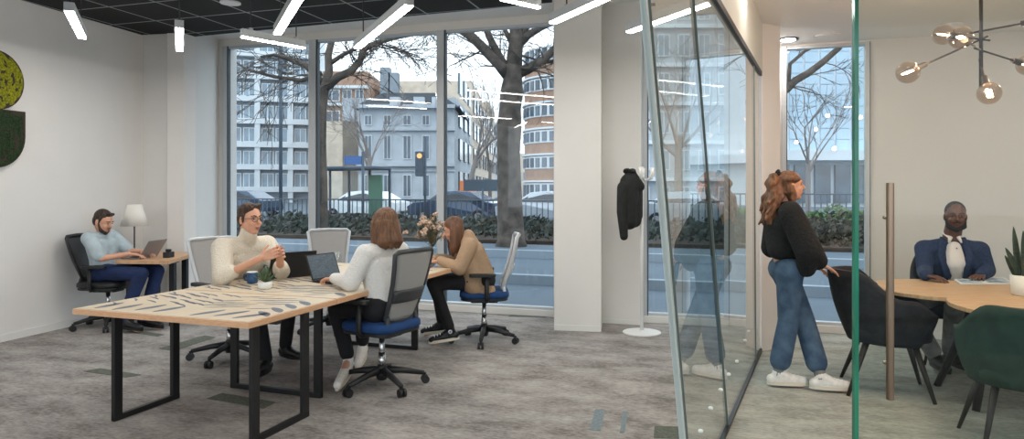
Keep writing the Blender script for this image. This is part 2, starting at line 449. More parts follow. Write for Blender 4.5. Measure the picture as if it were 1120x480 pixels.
# pillar beside the windows and the wall right of it
pa = onz(606, 361, 0); pb = onz(657.5, 362.7, 0)
b = MB(); nn_ = V(-(pb-pa).y, (pb-pa).x, 0).normalized()
lo = [pa, pb, pb+nn_*.62, pa+nn_*.62]
b.hexa(lo, [v+V(0, 0, CW) for v in lo]); struct(b.build('wall_pillar', M['wall'], world=True, bevel=.004))
q0 = wpx(655)-W_*.18; q1 = wpx(703)-W_*.18
upright('wall_beside_pillar', q0, q1, 0, CW, .3)
upright('baseboard_right', q0, q1, 0, .05, .01, 'trimw', -1)
b = MB(); slab(b, pa, pb, 0, .06, -.01, 0, nrm=nn_); struct(b.build('baseboard_pillar', M['trimw'], world=True))
# glazed openings: sill, head, jambs, mullions, panes
SILL, WN = .075, [0]
def window(cols, head, gm='glassw', head_to=CW, mull=True, left=3.0, right=3.0):
    WN[0] += 1
    t = thing('window_%d' % WN[0], wpx(cols[0])); t['kind'] = 'structure'
    b = MB()
    slab(b, wpx(cols[0]-2), wpx(cols[-1]+2), 0, SILL, -.03, .2)
    slab(b, wpx(cols[0]-2), wpx(cols[-1]+2), head, head_to, 0, .2)
    b.build('window_sill', M['trimw'], t, world=True, bevel=.004)
    for i, c in enumerate(cols):
        b = MB(); b.mi = 0
        h = 4.8 if 0 < i < len(cols)-1 else left
        slab(b, wpx(c-h), wpx(c+h*.62), SILL, head, -.02, .04)
        b.mi = 1; slab(b, wpx(c+h*.64), wpx(c+h), SILL, head, -.01, .04)
        b.build('mullion', [M['frame'], M['framed']], t, world=True)
    for i in range(len(cols)-1):
        b = MB(); slab(b, wpx(cols[i]+3), wpx(cols[i+1]-3), SILL, head, .04, .05)
        b.build('window_pane', M[gm], t, world=True)
        b = MB(); slab(b, wpx(cols[i]+3), wpx(cols[i+1]-3), head-.03, head, .0, .08)
        slab(b, wpx(cols[i]+3), wpx(cols[i+1]-3), SILL, SILL+.03, .0, .08)
        b.build('pane_frame', M['frame'], t, world=True)
    return t
window([247, 343, 483, 609], 3.40)
window([706, 795], 3.40)
window([858, 949], 2.96)
winwall(230, 245, name='wall_jamb')
winwall(609, 704, name='wall_between_windows', t0=.02)
winwall(798, 857, name='wall_behind_glass')
winwall(951, 1350, name='wall_meeting')
# ceilings
b = MB(); b.prism([(-7.5, -2), (p0.x, -2), (p1.x, p1.y), (p2.x+.2, winY(2.8)+.25), (-7, winY(-7)+.25)], CW, CW+.12)
struct(b.build('ceiling', M['white'], world=True, org=(0, 0, CW)))
b = MB(); b.prism([(p0.x, -2), (7.5, -2), (7.5, winY(7.5)+.25), (2.55, winY(2.55)+.25), (p1.x, p1.y)], CM, CM+.12)
struct(b.build('ceiling', M['white'], world=True, org=(0, 0, CM)))
m = mat('black_tile_ceiling', (20, 22, 23), .9); M['ctile'] = m
nt = m.node_tree; bs = nt.nodes['Principled BSDF']
tc = nn(nt, 'ShaderNodeTexCoord'); br = nn(nt, 'ShaderNodeTexBrick')
br.offset = 0; br.inputs['Scale'].default_value = 1; br.inputs['Brick Width'].default_value = .6; br.inputs['Row Height'].default_value = .6
br.inputs['Mortar Size'].default_value = .010; br.inputs['Mortar Smooth'].default_value = 0
br.inputs['Color1'].default_value = rgb(18, 20, 21); br.inputs['Color2'].default_value = rgb(22, 24, 25); br.inputs['Mortar'].default_value = rgb(150, 155, 158)
nt.links.new(tc.outputs['Object'], br.inputs['Vector']); nt.links.new(br.outputs['Color'], bs.inputs['Base Color'])
bk0 = onz(197, 37.5, CZ) if False else None
e1 = at(193, 36.7, 8.13); e2 = at(211, 41.2, 8.3); e3 = at(604, 3, 6.78)
poly = [V(LWx(-2)+.02, -2, 0), V(e3.x-.31*8.8, -2, 0), V(e3.x, e3.y, 0), V(e2.x, e2.y, 0), V(e1.x, e1.y-.02, 0), V(LWx(8.2)+.02, 8.2, 0)]
R = Matrix.Rotation(-AW, 3, 'Z')
b = MB(); b.prism([(R @ p)[:2] for p in poly], 0, .16)
o = b.build('ceiling', M['ctile']); o.location = (0, 0, CZ); o.rotation_euler = (0, 0, AW); struct(o)
# bulkhead above the glass partition
PD = V(.47, 1, 0).normalized(); PN = V(-PD.y, PD.x, 0)
def pp(D): return V(part_x(D), D, 0)
b = MB(); slab(b, pp(.6), pp(6.15), 2.53, CW, -.02, .05, nrm=PN)
struct(b.build('wall_bulkhead', M['wall_grey'], world=True))
# white column where the partition meets the windows
ca = onz(833, 384, 0); cb = onz(853, 381, 0)
b = MB(); d = V(.33, 1, 0).normalized()
k = 1.1
lo = [ca, cb, cb+d*k, ca+d*k]
b.hexa(lo, [v+V(0, 0, CW) for v in lo]); struct(b.build('wall_column', M['wall'], world=True, bevel=.004))
# right-hand wall of the meeting room, beyond the frame
upright('wall_right', V(6.4, winY(6.4), 0), V(5.0, 0, 0), 0, CM, .15)
# baseboard in meeting room
b = MB(); slab(b, wpx(955), wpx(1300), 0, .06, -.012, 0); struct(b.build('baseboard_meeting', M['trimw'], world=True))
# thin panel joint on the meeting room wall
b = MB(); slab(b, wpx(1012), wpx(1300), 1.52, 1.526, -.004, 0); struct(b.build('trim_1', M['trimw'], world=True))

# ================================================================== glass partition
gp = thing('glass_partition', pp(4.2), 0, 'frameless glass partition with floor track dividing the office from the meeting room', 'glass partition')
def gpx(px): return .6356/(.47-(px-HX)/F0)
def pane(lo0, lo1, hi0, hi1, z0=.02, z1=2.53, m='glassp', off=0):
    b = MB(); n = PN*.006
    A = [pp(lo0)+V(0, 0, z0), pp(lo1)+V(0, 0, z0), pp(hi1)+V(0, 0, z1), pp(hi0)+V(0, 0, z1)]
    b.add([v+n for v in A]+[v-n for v in A], [(0,1,2,3),(7,6,5,4),(0,4,5,1),(1,5,6,2),(2,6,7,3),(3,7,4,0)])
    return b.build('glass_panel', M[m], gp, world=True)
def edge_bar(D0, D1, w, m, name, z0=.02, z1=2.53, off=0):
    b = MB(); n = PN*.012; a = PD*w
    A = [pp(D0)+V(0, 0, z0), pp(D0)+a+V(0, 0, z0), pp(D1)+a+V(0, 0, z1), pp(D1)+V(0, 0, z1)]
    b.add([v+n for v in A]+[v-n for v in A], [(0,1,2,3),(7,6,5,4),(0,4,5,1),(1,5,6,2),(2,6,7,3),(3,7,4,0)])
    return b.build(name, M[m], gp, world=True)
# leading edge leans: top nearer the camera, as in the photo
def edgeline(pxt, pxb):     # heights where the frame's top and bottom rows meet the pane, linear in between
    Dt, Db = gpx(pxt), gpx(pxb)
    zt = CH+HY*Dt/F0; zb = CH-(480-HY)*Db/F0
    s = (Dt-Db)/(zt-zb)
    return Db+s*(.02-zb), Dt+s*(2.53-zt)
a0, a1 = edgeline(703, 746); b0, b1 = edgeline(757, 796)
c_0, c_1 = 6.15, 5.95
pane(a0, b0, a1, b1); pane(b0+.01, c_0, b1+.01, c_1)
edge_bar(a0, a1, .022, 'glassedgel', 'panel_edge')
edge_bar(a0+.06, a1+.06, .006, 'glassedged', 'panel_edge')
edge_bar(b0, b1, .008, 'glassedged', 'panel_joint')
edge_bar(c_0-.42, c_1-.36, .005, 'glassedged', 'panel_joint')
b = MB(); slab(b, pp(3.35), pp(6.18), 0, .022, -.018, .018, nrm=PN); b.build('floor_track', M['black'], gp, world=True)
b = MB(); slab(b, pp(1.0), pp(6.1), 2.49, 2.53, -.022, .0, nrm=PN); b.build('ceiling_track', M['plastic'], gp, world=True)
for px, py in [(765, 471), (776, 446), (787, 426), (796, 409), (805, 395), (814, 372), (818, 362)]:
    D = gpx(px); c = at(px, py, D); b = MB()
    b.ell(c-PN*.006, (.013, .013, .010), None, 14, 10)
    b.build('glass_button', M['frost'], gp, world=True, smooth=True)

# ================================================================== open glass door with pull bar
gd_ = at(938, 300, 2.35); gd_.z = 0
gd = thing('door_1', gd_); struct(gd)
dd = V(1, -.12, 0).normalized(); dn = V(-dd.y, dd.x, 0)
b = MB(); A = gd_+V(0, 0, .01); slab(b, A, A+dd*.95, .012, 2.46, 0, .012, nrm=dn); b.build('glass_leaf', M['glassd'], gd, world=True)
b = MB(); slab(b, A-dd*.013, A-dd*.0005, .012, 2.46, -.012, .016, nrm=dn); b.build('leaf_edge', M['glassedge'], gd, world=True)
hb = at(973.5, 210, 2.33)
b = MB()
zt = CH-(200-HY)*2.33/F0; zb = CH-(437-HY)*2.33/F0
b.tube([V(hb.x, hb.y, zb), V(hb.x, hb.y, zt)], .0125, 20)
hn = b.build('door_handle', M['steel'], gd, world=True, smooth=False, bevel=.001)
b = MB()
for z in (zb+.12, zt-.12): b.tube([V(hb.x, hb.y, z), V(hb.x, hb.y+.035, z)], .007, 10)
b.build('handle_standoff', M['steel'], gd, world=True)
# ================================================================== pendant lamps and fittings
LZ = 2.90
D1 = V(-.486, 1, 0).normalized(); D2 = V(1.02, 1, 0).normalized()
def bar(pa, pb, wd, label, cz, h=.085, emitw=None):
    d = (pb-pa).normalized(); L = (pb-pa).length; n = V(-d.y, d.x, 0)
    c = (pa+pb)/2
    t = thing('linear_pendant_lamp', (c.x, c.y, LZ), 0, label, 'pendant lamp', 'linear pendant lamps under the ceiling')
    b = MB(); slab(b, pa, pb, LZ+.012, LZ+h, -wd/2, wd/2, nrm=n); b.build('lamp_body', M['frame'], t, world=True, bevel=.003)
    b = MB(); slab(b, pa+d*.004, pb-d*.004, LZ, LZ+.0115, -wd/2+.006, wd/2-.006, nrm=n); b.build('diffuser', M['lampon'], t, world=True)
    for f in (.14, .86):
        q = pa+(pb-pa)*f
        b = MB(); b.tube([V(q.x, q.y, LZ+h), V(q.x, q.y, cz)], .006, 6); b.build('rod', M['char'], t, world=True)
        b = MB(); b.lathe([(.022, 0), (.022, .02)], (q.x, q.y, LZ+h), 12); b.build('rod_collar', M['frame'], t, world=True)
def lz(px, py): return onz(px, py, LZ)
bars = [(lz(75.5, 13.5), lz(90, 42.5), .075, 'short linear pendant lamp nearest the left wall, above the moss discs', CZ),
        (lz(196, 32), lz(196.5, 56), .075, 'short linear pendant lamp before the corner of the left wall and back wall', CZ),
        (lz(303.5, 38), None, .075, 'linear pendant lamp angled over the left window, crossing above the low horizontal one', CZ),
        (lz(391, 53), None, .075, 'long bright linear pendant lamp before the middle window', CZ),
        (lz(264, 41), lz(333, 53.5), .05, 'linear pendant lamp seen side-on before the top of the left window', CZ),
        (lz(590, 9.5), lz(548, 0), .05, 'linear pendant lamp ending before the top of the tree window', CZ),
        (lz(604, 26), None, .075, 'linear pendant lamp in front of the top of the white pillar', CW),
        (lz(688, 36), None, .075, 'linear pendant lamp beside the top of the leaning glass edge', CW)]
for pa_, pb_, wd, lab, cz in bars:
    if pb_ is None: pb_ = pa_-D1*1.75
    bar(pa_, pb_, wd, lab, cz)
# unseen lamps added to brighten the office, hung nearer than the frame
for x, y, d, lab in [(-3.3, 3.2, D1, 'unseen linear pendant lamp added for light over the near carpet by the left wall'), (-1.6, 3.0, D2, 'unseen linear pendant lamp added for light over the near end of the long table'),
                (-2.6, 1.2, D1, 'unseen linear pendant lamp added for light over the open carpet, nearest but one'), (-4.3, 1.6, D2, 'unseen linear pendant lamp added for light over the carpet below the left wall'),
                (-1.2, 1.0, D1, 'unseen linear pendant lamp added for light nearest the doorway of the glass partition')]:
    bar(V(x, y, 0), V(x, y, 0)+d*1.2, .075, lab, CZ)
def vent(c, r, z, label, mname='frame', name='ceiling_vent', cat='ceiling vent', glow=None):
    t = thing(name, (c.x, c.y, z), 0, label, cat)
    b = MB(); b.lathe([(r*.72, -.012), (r, -.012), (r, 0), (r*.72, 0)], (c.x, c.y, z), 24); b.build('rim', M[mname], t, world=True, smooth=False)
    if glow:
        b = MB(); b.lathe([(r*.71, -.014), (r*.71, -.002)], (c.x, c.y, z), 24); b.build('lens', M[glow], t, world=True)
    else:
        b = MB()
        for k in (.6, .4, .2): b.lathe([(r*k, -.01), (r*k+.008, -.01), (r*k+.008, 0), (r*k, 0)], (c.x, c.y, z), 20)
        b.lathe([(r*.72, -.001), (r*.72, 0)], (c.x, c.y, z), 24)
        b.build('louvre', M['char'], t, world=True)
vent(onz(252, 2.5, CZ), .10, CZ, 'round grey air diffuser set in the black tiled ceiling')
v = onz(862, 42.5, CM); vent(v, .10, CM, 'round recessed downlight in the white meeting room ceiling', 'char', 'ceiling_light', 'downlight', 'spot')
for x_, y_, lab_ in [(1.9, 3.2, 'unseen downlight added for light over the glass doorway'), (3.2, 2.6, 'unseen downlight added for light over the near side of the meeting room'), (4.4, 3.4, 'unseen downlight added for light near the right wall of the meeting room'), (2.6, 1.0, 'unseen downlight added for light nearest the viewer in the meeting room'), (4.7, 5.2, 'unseen downlight added for light in the far right corner of the meeting room')]:  # extra downlights out of view, added to brighten the meeting room
    vent(V(x_, y_, CM), .10, CM, lab_, 'char', 'ceiling_light', 'downlight', 'spot')
v = onz(905, 39, CM); vent(v, .12, CM, 'round white speaker grille in the ceiling beside the downlight', 'white', 'ceiling_speaker', 'ceiling speaker', 'white')
v = onz(1040, 26, CM); vent(v, .09, CM, 'round white detector on the meeting room ceiling behind the globe lamp', 'white', 'ceiling_detector', 'ceiling detector', 'white')
sv = onz(686, 5.5, CW)
b = MB()
for k in range(4): slab(b, sv-U*.3+W_*(k*.028), sv+U*.3+W_*(k*.028), CW-.008, CW, 0, .016)
tag(b.build('slot_vent', M['char'], world=True), 'grey slot air vent in the white ceiling right of the pillar', 'ceiling vent')

# globe chandelier over the meeting table
cc = at(1073, 65, 4.2)
ch = thing('globe_chandelier', (cc.x, cc.y, 2.0), 0, 'black branching pendant lamp with smoked globe bulbs over the meeting table', 'pendant lamp')
b = MB(); b.tube([V(cc.x, cc.y, CM), V(cc.x, cc.y, CH+(HY-95)*4.2/F0)], .011, 12); b.build('stem', M['black'], ch, world=True, smooth=True)
b = MB(); b.lathe([(.06, -.03), (.06, 0)], (cc.x, cc.y, CM), 20); b.build('ceiling_rose', M['black'], ch, world=True)
def bulb(px, py, D, hub, glow=True):
    c = at(px, py, D); h = V(cc.x, cc.y, CH+(HY-hub)*4.2/F0); d = (c-h).normalized(); r = .066
    s = c-d*(r+.075)
    b = MB(); b.tube([h-d*.06, s], .006, 8); arm = b.build('arm', M['black'], ch, world=True)
    b = MB(); b.tube([s-d*.005, s+d*.07], [.017, .02], 14); sk = b.build('bulb_socket', M['black'], ch, world=True)
    b = MB(); b.ell(c, r, n=24, k=14); gl = b.build('bulb', M['amber'], ch, world=True, smooth=True)
    if glow:
        b = MB(); a = d.cross(V(0, 0, 1)).normalized()
        for k in (-1, 0, 1): b.tube([c-d*.03+a*.012*k, c+d*.032+a*.012*k], .0028, 6)
        f = b.build('filament', M['fil'], gl, world=False)
        f.data.transform(Matrix.Translation(-Vector(ch.location)))
        L = bpy.data.lights.new('bulb_light', 'POINT'); L.energy = 4; L.color = (1, .80, .64); L.shadow_soft_size = .03
        lo_ = bpy.data.objects.new('bulb_light', L); COL.objects.link(lo_); lo_.parent = ch; lo_.location = c-Vector(ch.location)
bulb(993, 79, 4.0, 43); bulb(1032, 38, 4.45, 43); bulb(1051, 41, 3.9, 55); bulb(1082, 102, 4.05, 72); bulb(1124, 71, 4.35, 55); bulb(1150, 20, 4.0, 34)

# moss discs on the left wall
def lw(px):
    k = (px-HX)/F0; D = (-4.919-1.5795)/(k-.243); return D
wd_ = V(.243, 1, 0).normalized(); wn_ = V(wd_.y, -wd_.x, 0)
def moss(pts2, D0, label, m, z0):
    base = V(LWx(D0), D0, 0)
    n = len(pts2); t = thing('moss_panel', (base.x, base.y, z0), 0, label, 'moss panel')
    P = [base+wd_*a+V(0, 0, z) for a, z in pts2]
    b = MB(); b.add([p+wn_*.002 for p in P]+[p+wn_*.05 for p in P], [tuple(range(n)), tuple(range(2*n-1, n-1, -1))]+[(i, (i+1) % n, n+(i+1) % n, n+i) for i in range(n)])
    b.build('backing', M['mossedge'], t, world=True)
    # bumpy moss face
    cx = sum(p[0] for p in pts2)/n; cz = sum(p[1] for p in pts2)/n
    b = MB(); K = 18; vs = []; fs = []
    for k in range(K+1):
        for i in range(n):
            a = cx+(pts2[i][0]-cx)*k/K*.985; z = cz+(pts2[i][1]-cz)*k/K*.985
            h = .055+.02*noise.noise(Vector((a*26, z*26, 3)))+.012*noise.noise(Vector((a*60, z*60, 9)))
            if k == K: h = .045
            vs.append(base+wd_*a+V(0, 0, z)+wn_*h)
    for k in range(K):
        for i in range(n): fs.append((k*n+i, k*n+(i+1) % n, (k+1)*n+(i+1) % n, (k+1)*n+i))
    b.add(vs, fs); b.build('moss', M[m], t, world=True, smooth=True)
Dc = lw(-9); zc = CH+(HY-87)*Dc/F0; r_ = .285
moss([(r_*math.cos(2*PI*i/40), zc+r_*math.sin(2*PI*i/40)) for i in range(40)], Dc, 'round lime green moss panel on the left wall', 'mossy', zc-r_)
zt = CH+(HY-121)*lw(10)/F0; w2 = .30
pts = [(-w2, zt), (w2, zt)]+[(w2*math.cos(a), zt-.25-.31*math.sin(a)) for a in [PI*i/20 for i in range(21)]]
moss(pts, Dc, 'dark green moss panel with rounded lower edge, under the lime disc', 'mossd', zt-.56)

# ================================================================== street outside
b = MB(); b.prism([(-140, -20), (140, -60), (140, 220), (-140, 220)], -.5, -.14); struct(b.build('ground', M['pave'], world=True))
b = MB(); slab(b, V(-60, 27.5, 0), V(60, 27.5-37, 0), -.14, -.08, -17.0, -11.6); struct(b.build('street', M['asphalt'], world=True))
def strip(name, d0, d1, z0, z1, m, kind='structure', label=None, cat=None):
    b = MB(); n = V(-WS, 1, 0).normalized(); a = V(-60, 7.95+.31*60, 0); c = V(60, 7.95-.31*60, 0)
    slab(b, a, c, z0, z1, d0, d1, nrm=W_); o = b.build(name, M[m], world=True); o['kind'] = kind; return o
strip('kerb', 3.4, 3.55, -.14, .02, 'kerb'); strip('kerb', 7.6, 7.8, -.14, .04, 'kerb'); strip('sidewalk', 7.8, 9.8, -.14, .0, 'pave')
strip('planting_bed', 9.8, 17, -.14, .1, 'soil'); strip('road', 17.5, 30, -.14, -.08, 'asphalt')
def wp(s, t): return V(0, 7.95, 0)+U*s+W_*t       # street frame: along the facade, away from it

# low evergreen planting, one mass of leaves nobody could count
def leafmass(name, s0, s1, t0, t1, h, m, n, size=.09, label=None, cat=None):
    b = MB(); rnd = random.Random(len(name)+int(s0*7))
    for _ in range(n):
        s = rnd.uniform(s0, s1); t = rnd.uniform(t0, t1)
        hh = h*(.55+.45*noise.noise(Vector((s*.7, t*.7, 1)))+.25)
        p = wp(s, t)+V(0, 0, rnd.uniform(.05, max(.1, hh)))
        a = V(rnd.gauss(0, 1), rnd.gauss(0, 1), rnd.gauss(0, 1)).normalized(); c = a.orthogonal().normalized(); e = a.cross(c)
        z = size*rnd.uniform(.6, 1.4)
        b.add([p-c*z, p+e*z*.5, p+c*z, p-e*z*.5], [(0, 1, 2, 3)])
    o = b.build(name, M[m], world=True); tag(o, label, cat, None, 'stuff')
leafmass('low_planting', -14, 3.2, 10, 16, .62, 'ivyl', 7000, .10, 'dark low evergreen planting across the road outside the office windows', 'planting')
leafmass('winter_shrubs', 3.2, 12, 10, 14.5, .75, 'shrub', 9000, .08, 'brown winter shrubs across the road outside the meeting room window', 'shrubs')
leafmass('clipped_hedge', 2.4, 14, 15, 16.5, 1.0, 'hedge', 9000, .09, 'bright green clipped hedge behind the brown shrubs', 'hedge')
# railing along the bed
def railing(s0, s1, t, h, label, step=.16, z=0):
    th = thing('railing', wp(s0, t), 0, label, 'railing')
    b = MB()
    k = int((s1-s0)/step)
    for i in range(k+1):
        p = wp(s0+(s1-s0)*i/k, t)+V(0, 0, z); b.box(p+V(0, 0, h/2), (.035, .035, h))
    b.build('balusters', M['rail'], th, world=True)['kind'] = 'stuff'
    b = MB()
    for zz in (.12, h): b.tube([wp(s0, t)+V(0, 0, zz+z), wp(s1, t)+V(0, 0, zz+z)], .03, 6)
    b.build('rail_bar', M['rail'], th, world=True)
railing(-22, 4, 17.3, 1.05, 'dark railing between the planting and the parked cars', .22)
railing(4.5, 18, 18.5, 1.3, 'pale blue railing behind the clipped hedge', .2)

# parked cars
def car(s, t, m, label, flip=1):
    base = wp(s, t)+V(0, 0, -.08)
    T = Matrix.Rotation(AW, 4, 'Z')
    th = thing('parked_car', base, AW, label, 'car', None)
    prof = [(-2.15, .35), (-2.2, .75), (-1.9, .92), (-1.25, .98), (-.6, 1.40), (.1, 1.46), (.9, 1.42), (1.7, .98), (2.1, .9), (2.18, .5), (2.1, .3)]
    b = MB(); n = len(prof); vs = []
    for y, k in ((-.86, 1), (-.7, 1), (.7, 1), (.86, 1)):
        for x, z in prof:
            inset = .14 if z > 1.1 else 0
            yy = (abs(y)-inset)*(1 if y > 0 else -1) if abs(y) > .8 else y
            vs.append((x*flip, yy, z+(.02 if abs(y) < .8 else 0)))
    fs = []
    for r in range(3):
        for i in range(n): fs.append((r*n+i, r*n+(i+1) % n, (r+1)*n+(i+1) % n, (r+1)*n+i))
    fs.append(tuple(range(n))); fs.append(tuple(range(4*n-1, 3*n-1, -1)))
    b.add(vs, fs); b.build('car_body', M[m], th, bevel=.03)
    for y in (-1, 1):
        b = MB(); q = [(-1.12, 1.0), (-.55, 1.33), (.85, 1.34), (1.45, 1.0)]
        b.add([(x*flip, y*.865-(y*.12 if z > 1.1 else 0), z) for x, z in q]+[(x*flip, y*.80-(y*.12 if z > 1.1 else 0), z) for x, z in q],
              [(0,1,2,3),(7,6,5,4),(0,4,5,1),(1,5,6,2),(2,6,7,3),(3,7,4,0)])
        b.build('side_window', M['carg'], th)
    for x in (-1.35, 1.35):
        for y in (-.8, .8):
            b = MB(); b.tube([V(x, y-.1, .31), V(x, y+.1, .31)], .31, 20); wl = b.build('wheel', M['tyre'], th)
            b = MB(); b.tube([V(x, y-.11, .31), V(x, y+.11, .31)], .18, 14); b.build('hub_cap', M['alu'], wl)
for s, t, m, lab, fl in [(-9.5, 22, 'carb', 'dark blue parked car behind the railing, left of the old stone house corner', 1), (-5.0, 21.5, 'cars', 'silver parked car behind the railing, left of the large tree trunk', 1),
                  (1.2, 21, 'cars', 'silver parked car right of the large tree trunk', -1), (-14.6, 22.5, 'carw', 'white parked car before the old stone house', 1),
                  (-24, 25, 'carb', 'dark blue parked car below the modern white block', 1)]:
    car(s, t, m, lab, fl)

# buildings ---------------------------------------------------------------
def facade(name, pxl, pxr, D, ytop, label, wallm, cols, rows, winm, dz=0, depth=12, y0=236, skew=0.0, ww=.55, hh=.6, frames='winw', bands=None, base=None, roof=None, fins=None, bandh=.12, pane_split=1, ledge=None):
    """facade between two columns of the view at distance D; rows: list of sill/head rows (pixel rows), cols: list of (px0, px1)"""
    A = at(pxl, 0, D); A.z = 0; B = at(pxr, 0, D+skew); B.z = 0
    if skew: B.x = (pxr-HX)/F0*(D+skew)
    dirv = (B-A).normalized(); L = (B-A).length; n = V(-dirv.y, dirv.x, 0)
    zt = CH+(HY-ytop)*D/F0
    th = thing(name, (A+B)/2, 0, label, 'building')
    b = MB(); slab(b, A, B, -.14, zt, 0, depth, nrm=n); b.build('wall', M[wallm], th, world=True)
    def S(px):  # point along facade at column px
        k = (px-HX)/F0; den = dirv.x-k*dirv.y
        t = (k*A.y-A.x)/den; return A+dirv*t
    def Z(py): return CH+(HY-py)*D/F0
    for (ra, rb) in rows:
        for (ca_, cb_) in cols:
            P, Q = S(ca_), S(cb_)
            b = MB(); slab(b, P, Q, Z(rb), Z(ra), -.16, .1, nrm=n)
            wf = b.build('window', M[frames], th, world=True)
            w_ = (Q-P).length; k = pane_split; g = min(.10, w_*.08)
            b = MB()
            for i in range(k):
                x0 = g+(w_-g)*i/k; x1 = (w_-g)*(i+1)/k
                slab(b, P+dirv*x0, P+dirv*x1, Z(rb)+g, Z(ra)-g, -.18, -.16, nrm=n)
            o = b.build('pane', M[winm], wf, world=False); o.data.transform(Matrix.Translation(-Vector(th.location)))
    if bands:
        for (ya, yb, out, mm_) in bands:
            b = MB(); slab(b, A-dirv*.1, B+dirv*.1, Z(yb), Z(ya), -out, .05, nrm=n); b.build('string_course', M[mm_], th, world=True)
    if fins:
        for px in fins:
            P = S(px); b = MB(); slab(b, P-dirv*.3, P+dirv*.3, Z(225), zt, -.7, 0, nrm=n); b.build('pilaster', M['concw'], th, world=True)
    return th, A, B, dirv, n, S, Z
# modern white block
bays = []
fx = [247, 282, 318, 353]
for i in range(3):
    a = fx[i]+4; w3 = (fx[i+1]-fx[i]-7)/2
    bays += [(a, a+w3-1), (a+w3+1, a+2*w3)]
rows = [(y+4, y+20) for y in (35, 59, 84, 109, 134, 160, 185)]
facade('office_block', 205, 352, 80, 5, 'white modern block with deep floor bands behind the left window', 'stoned', bays, rows, 'winl', skew=4, depth=14, pane_split=2,
       bands=[(y, y+6, .8, 'concw') for y in (28, 53, 78, 103, 128, 154, 179, 204)], fins=fx+[212])
# brick apartment block
facade('brick_apartment_block', 353, 402, 72, 78, 'warm brick apartment block with white windows, left of the slate roof', 'brickw', [(355, 372), (375, 385), (389, 398)],
       [(98, 111), (121, 136), (148, 163), (174, 190)], 'winb', depth=14, pane_split=2, bands=[(y, y+3, .5, 'concw') for y in (94, 113, 140, 166, 193)])
# old stone house with slate mansard
th, A, B, dv, n, S, Z = facade('stone_townhouse', 392, 497, 58, 118, 'old pale stone house with slate roof behind the middle window', 'stone',
       [(399, 407), (420, 428), (441, 450), (462, 470), (482, 489)], [(126, 137), (148, 174), (191, 215)], 'winb', depth=13, y0=236, pane_split=2,
       bands=[(115, 119, .7, 'stone'), (140, 143, .35, 'stone'), (178, 182, .5, 'stone'), (186, 187.5, .2, 'stone'), (216, 219, .3, 'stone')])
zt = Z(118); zr = Z(97)
b = MB(); q0, q1 = A-dv*.5, B+dv*.5
lo = [q0-n*.5, q1-n*.5, q1+n*13, q0+n*13]; hi = [q0+dv*2.2+n*2.5, q1-dv*2.2+n*2.5, q1-dv*2.2+n*10, q0+dv*2.2+n*10]
b.hexa([v+V(0, 0, zt) for v in lo], [v+V(0, 0, zr) for v in hi]); b.build('roof', M['slate'], th, world=True)
for px, h in ((410, 76), (420, 82)):
    b = MB(); P = S(px)+n*5; b.box(V(P.x, P.y, (zr-1+Z(h))/2+.5), (.9, .9, Z(h)-zr+2)); b.build('chimney', M['stoned'], th, world=True)
for px in (432, 458, 478):
    b = MB(); P = S(px)+n*.4; b.box(V(P.x, P.y, zt+.5), (.9, .8, .9)); d_ = b.build('dormer', M['stone'], th, world=True)
# terrace running down the side street
th, A, B, dv, n, S, Z = facade('side_street_terrace', 497, 545, 60, 132, 'pale terrace receding down the side street left of the large tree', 'brickp', [], [], 'winb', skew=75, depth=12)
L = (B-A).length
for i, (h, mm_) in enumerate([(9.6, 'stone'), (13.5, 'brickp'), (12.5, 'brickp'), (15, 'brickp'), (13.5, 'stone')]):
    P = A+dv*L*i/5; Q = A+dv*(L*(i+1)/5-.15)
    b = MB(); slab(b, P, Q, -.1, h, -.15, 10, nrm=n); wl = b.build('house_front', M[mm_], th, world=True)
    for r in range(4):
        for c in range(3):
            x = (Q-P)*(.12+.3*c); b = MB(); slab(b, P+x, P+x+dv*2.2, 1.2+r*3, 3.1+r*3, -.3, -.1, nrm=n)
            o = b.build('window', M['winb'], wl, world=False); o.data.transform(Matrix.Translation(-Vector(th.location)))
facade('far_pale_block', 541, 600, 150, 168, 'far pale building closing the side street behind the tree trunk', 'brickp', [(x, x+3) for x in (544, 550, 556, 572, 579, 586)], [(174, 182), (188, 196), (203, 211)], 'winl', depth=12)
# rounded brick corner building: built as a stack of curved storeys
cxy = at(628, 0, 56); cxy.z = 0; rad = 4.1
th = thing('rounded_corner_building', cxy, 0, 'rounded brick corner building with window bands right of the large tree', 'building')
def drum(r, z0, z1, m, name, parent=th, n=40):
    b = MB(); b.lathe([(.01, z0), (r, z0), (r, z1), (.01, z1)], (cxy.x, cxy.y, 0), n); return b.build(name, M[m], parent, world=True)
def zd(py): return CH+(HY-py)*52/F0
drum(rad, -.1, zd(68), 'brickw', 'wall')
for (ya, yb) in [(48, 64), (83, 97), (112, 126), (141, 155), (170, 184), (200, 232)]:
    drum(rad+.06, zd(yb), zd(ya), 'winw', 'window_band')
    for k in range(-11, 12):
        a = -PI/2+k*.17; b = MB(); p = V(cxy.x+(rad+.03)*math.cos(a), cxy.y+(rad+.03)*math.sin(a), (zd(ya)+zd(yb))/2)
        b.box(p, (.44, .18, zd(ya)-zd(yb)-.25), a+PI/2); b.build('window', M['winb'], th, world=True)
for y in (80, 109, 138, 167, 197): drum(rad+.2, zd(y+2), zd(y), 'concw', 'string_course')
b = MB(); slab(b, V(cxy.x+.5, cxy.y-3.9, 0), V(cxy.x+4.6, cxy.y-4.2, 0), -.1, zd(20), 0, 7, nrm=V(0, 1, 0)); b.build('side_wing', M['brickw'], th, world=True)
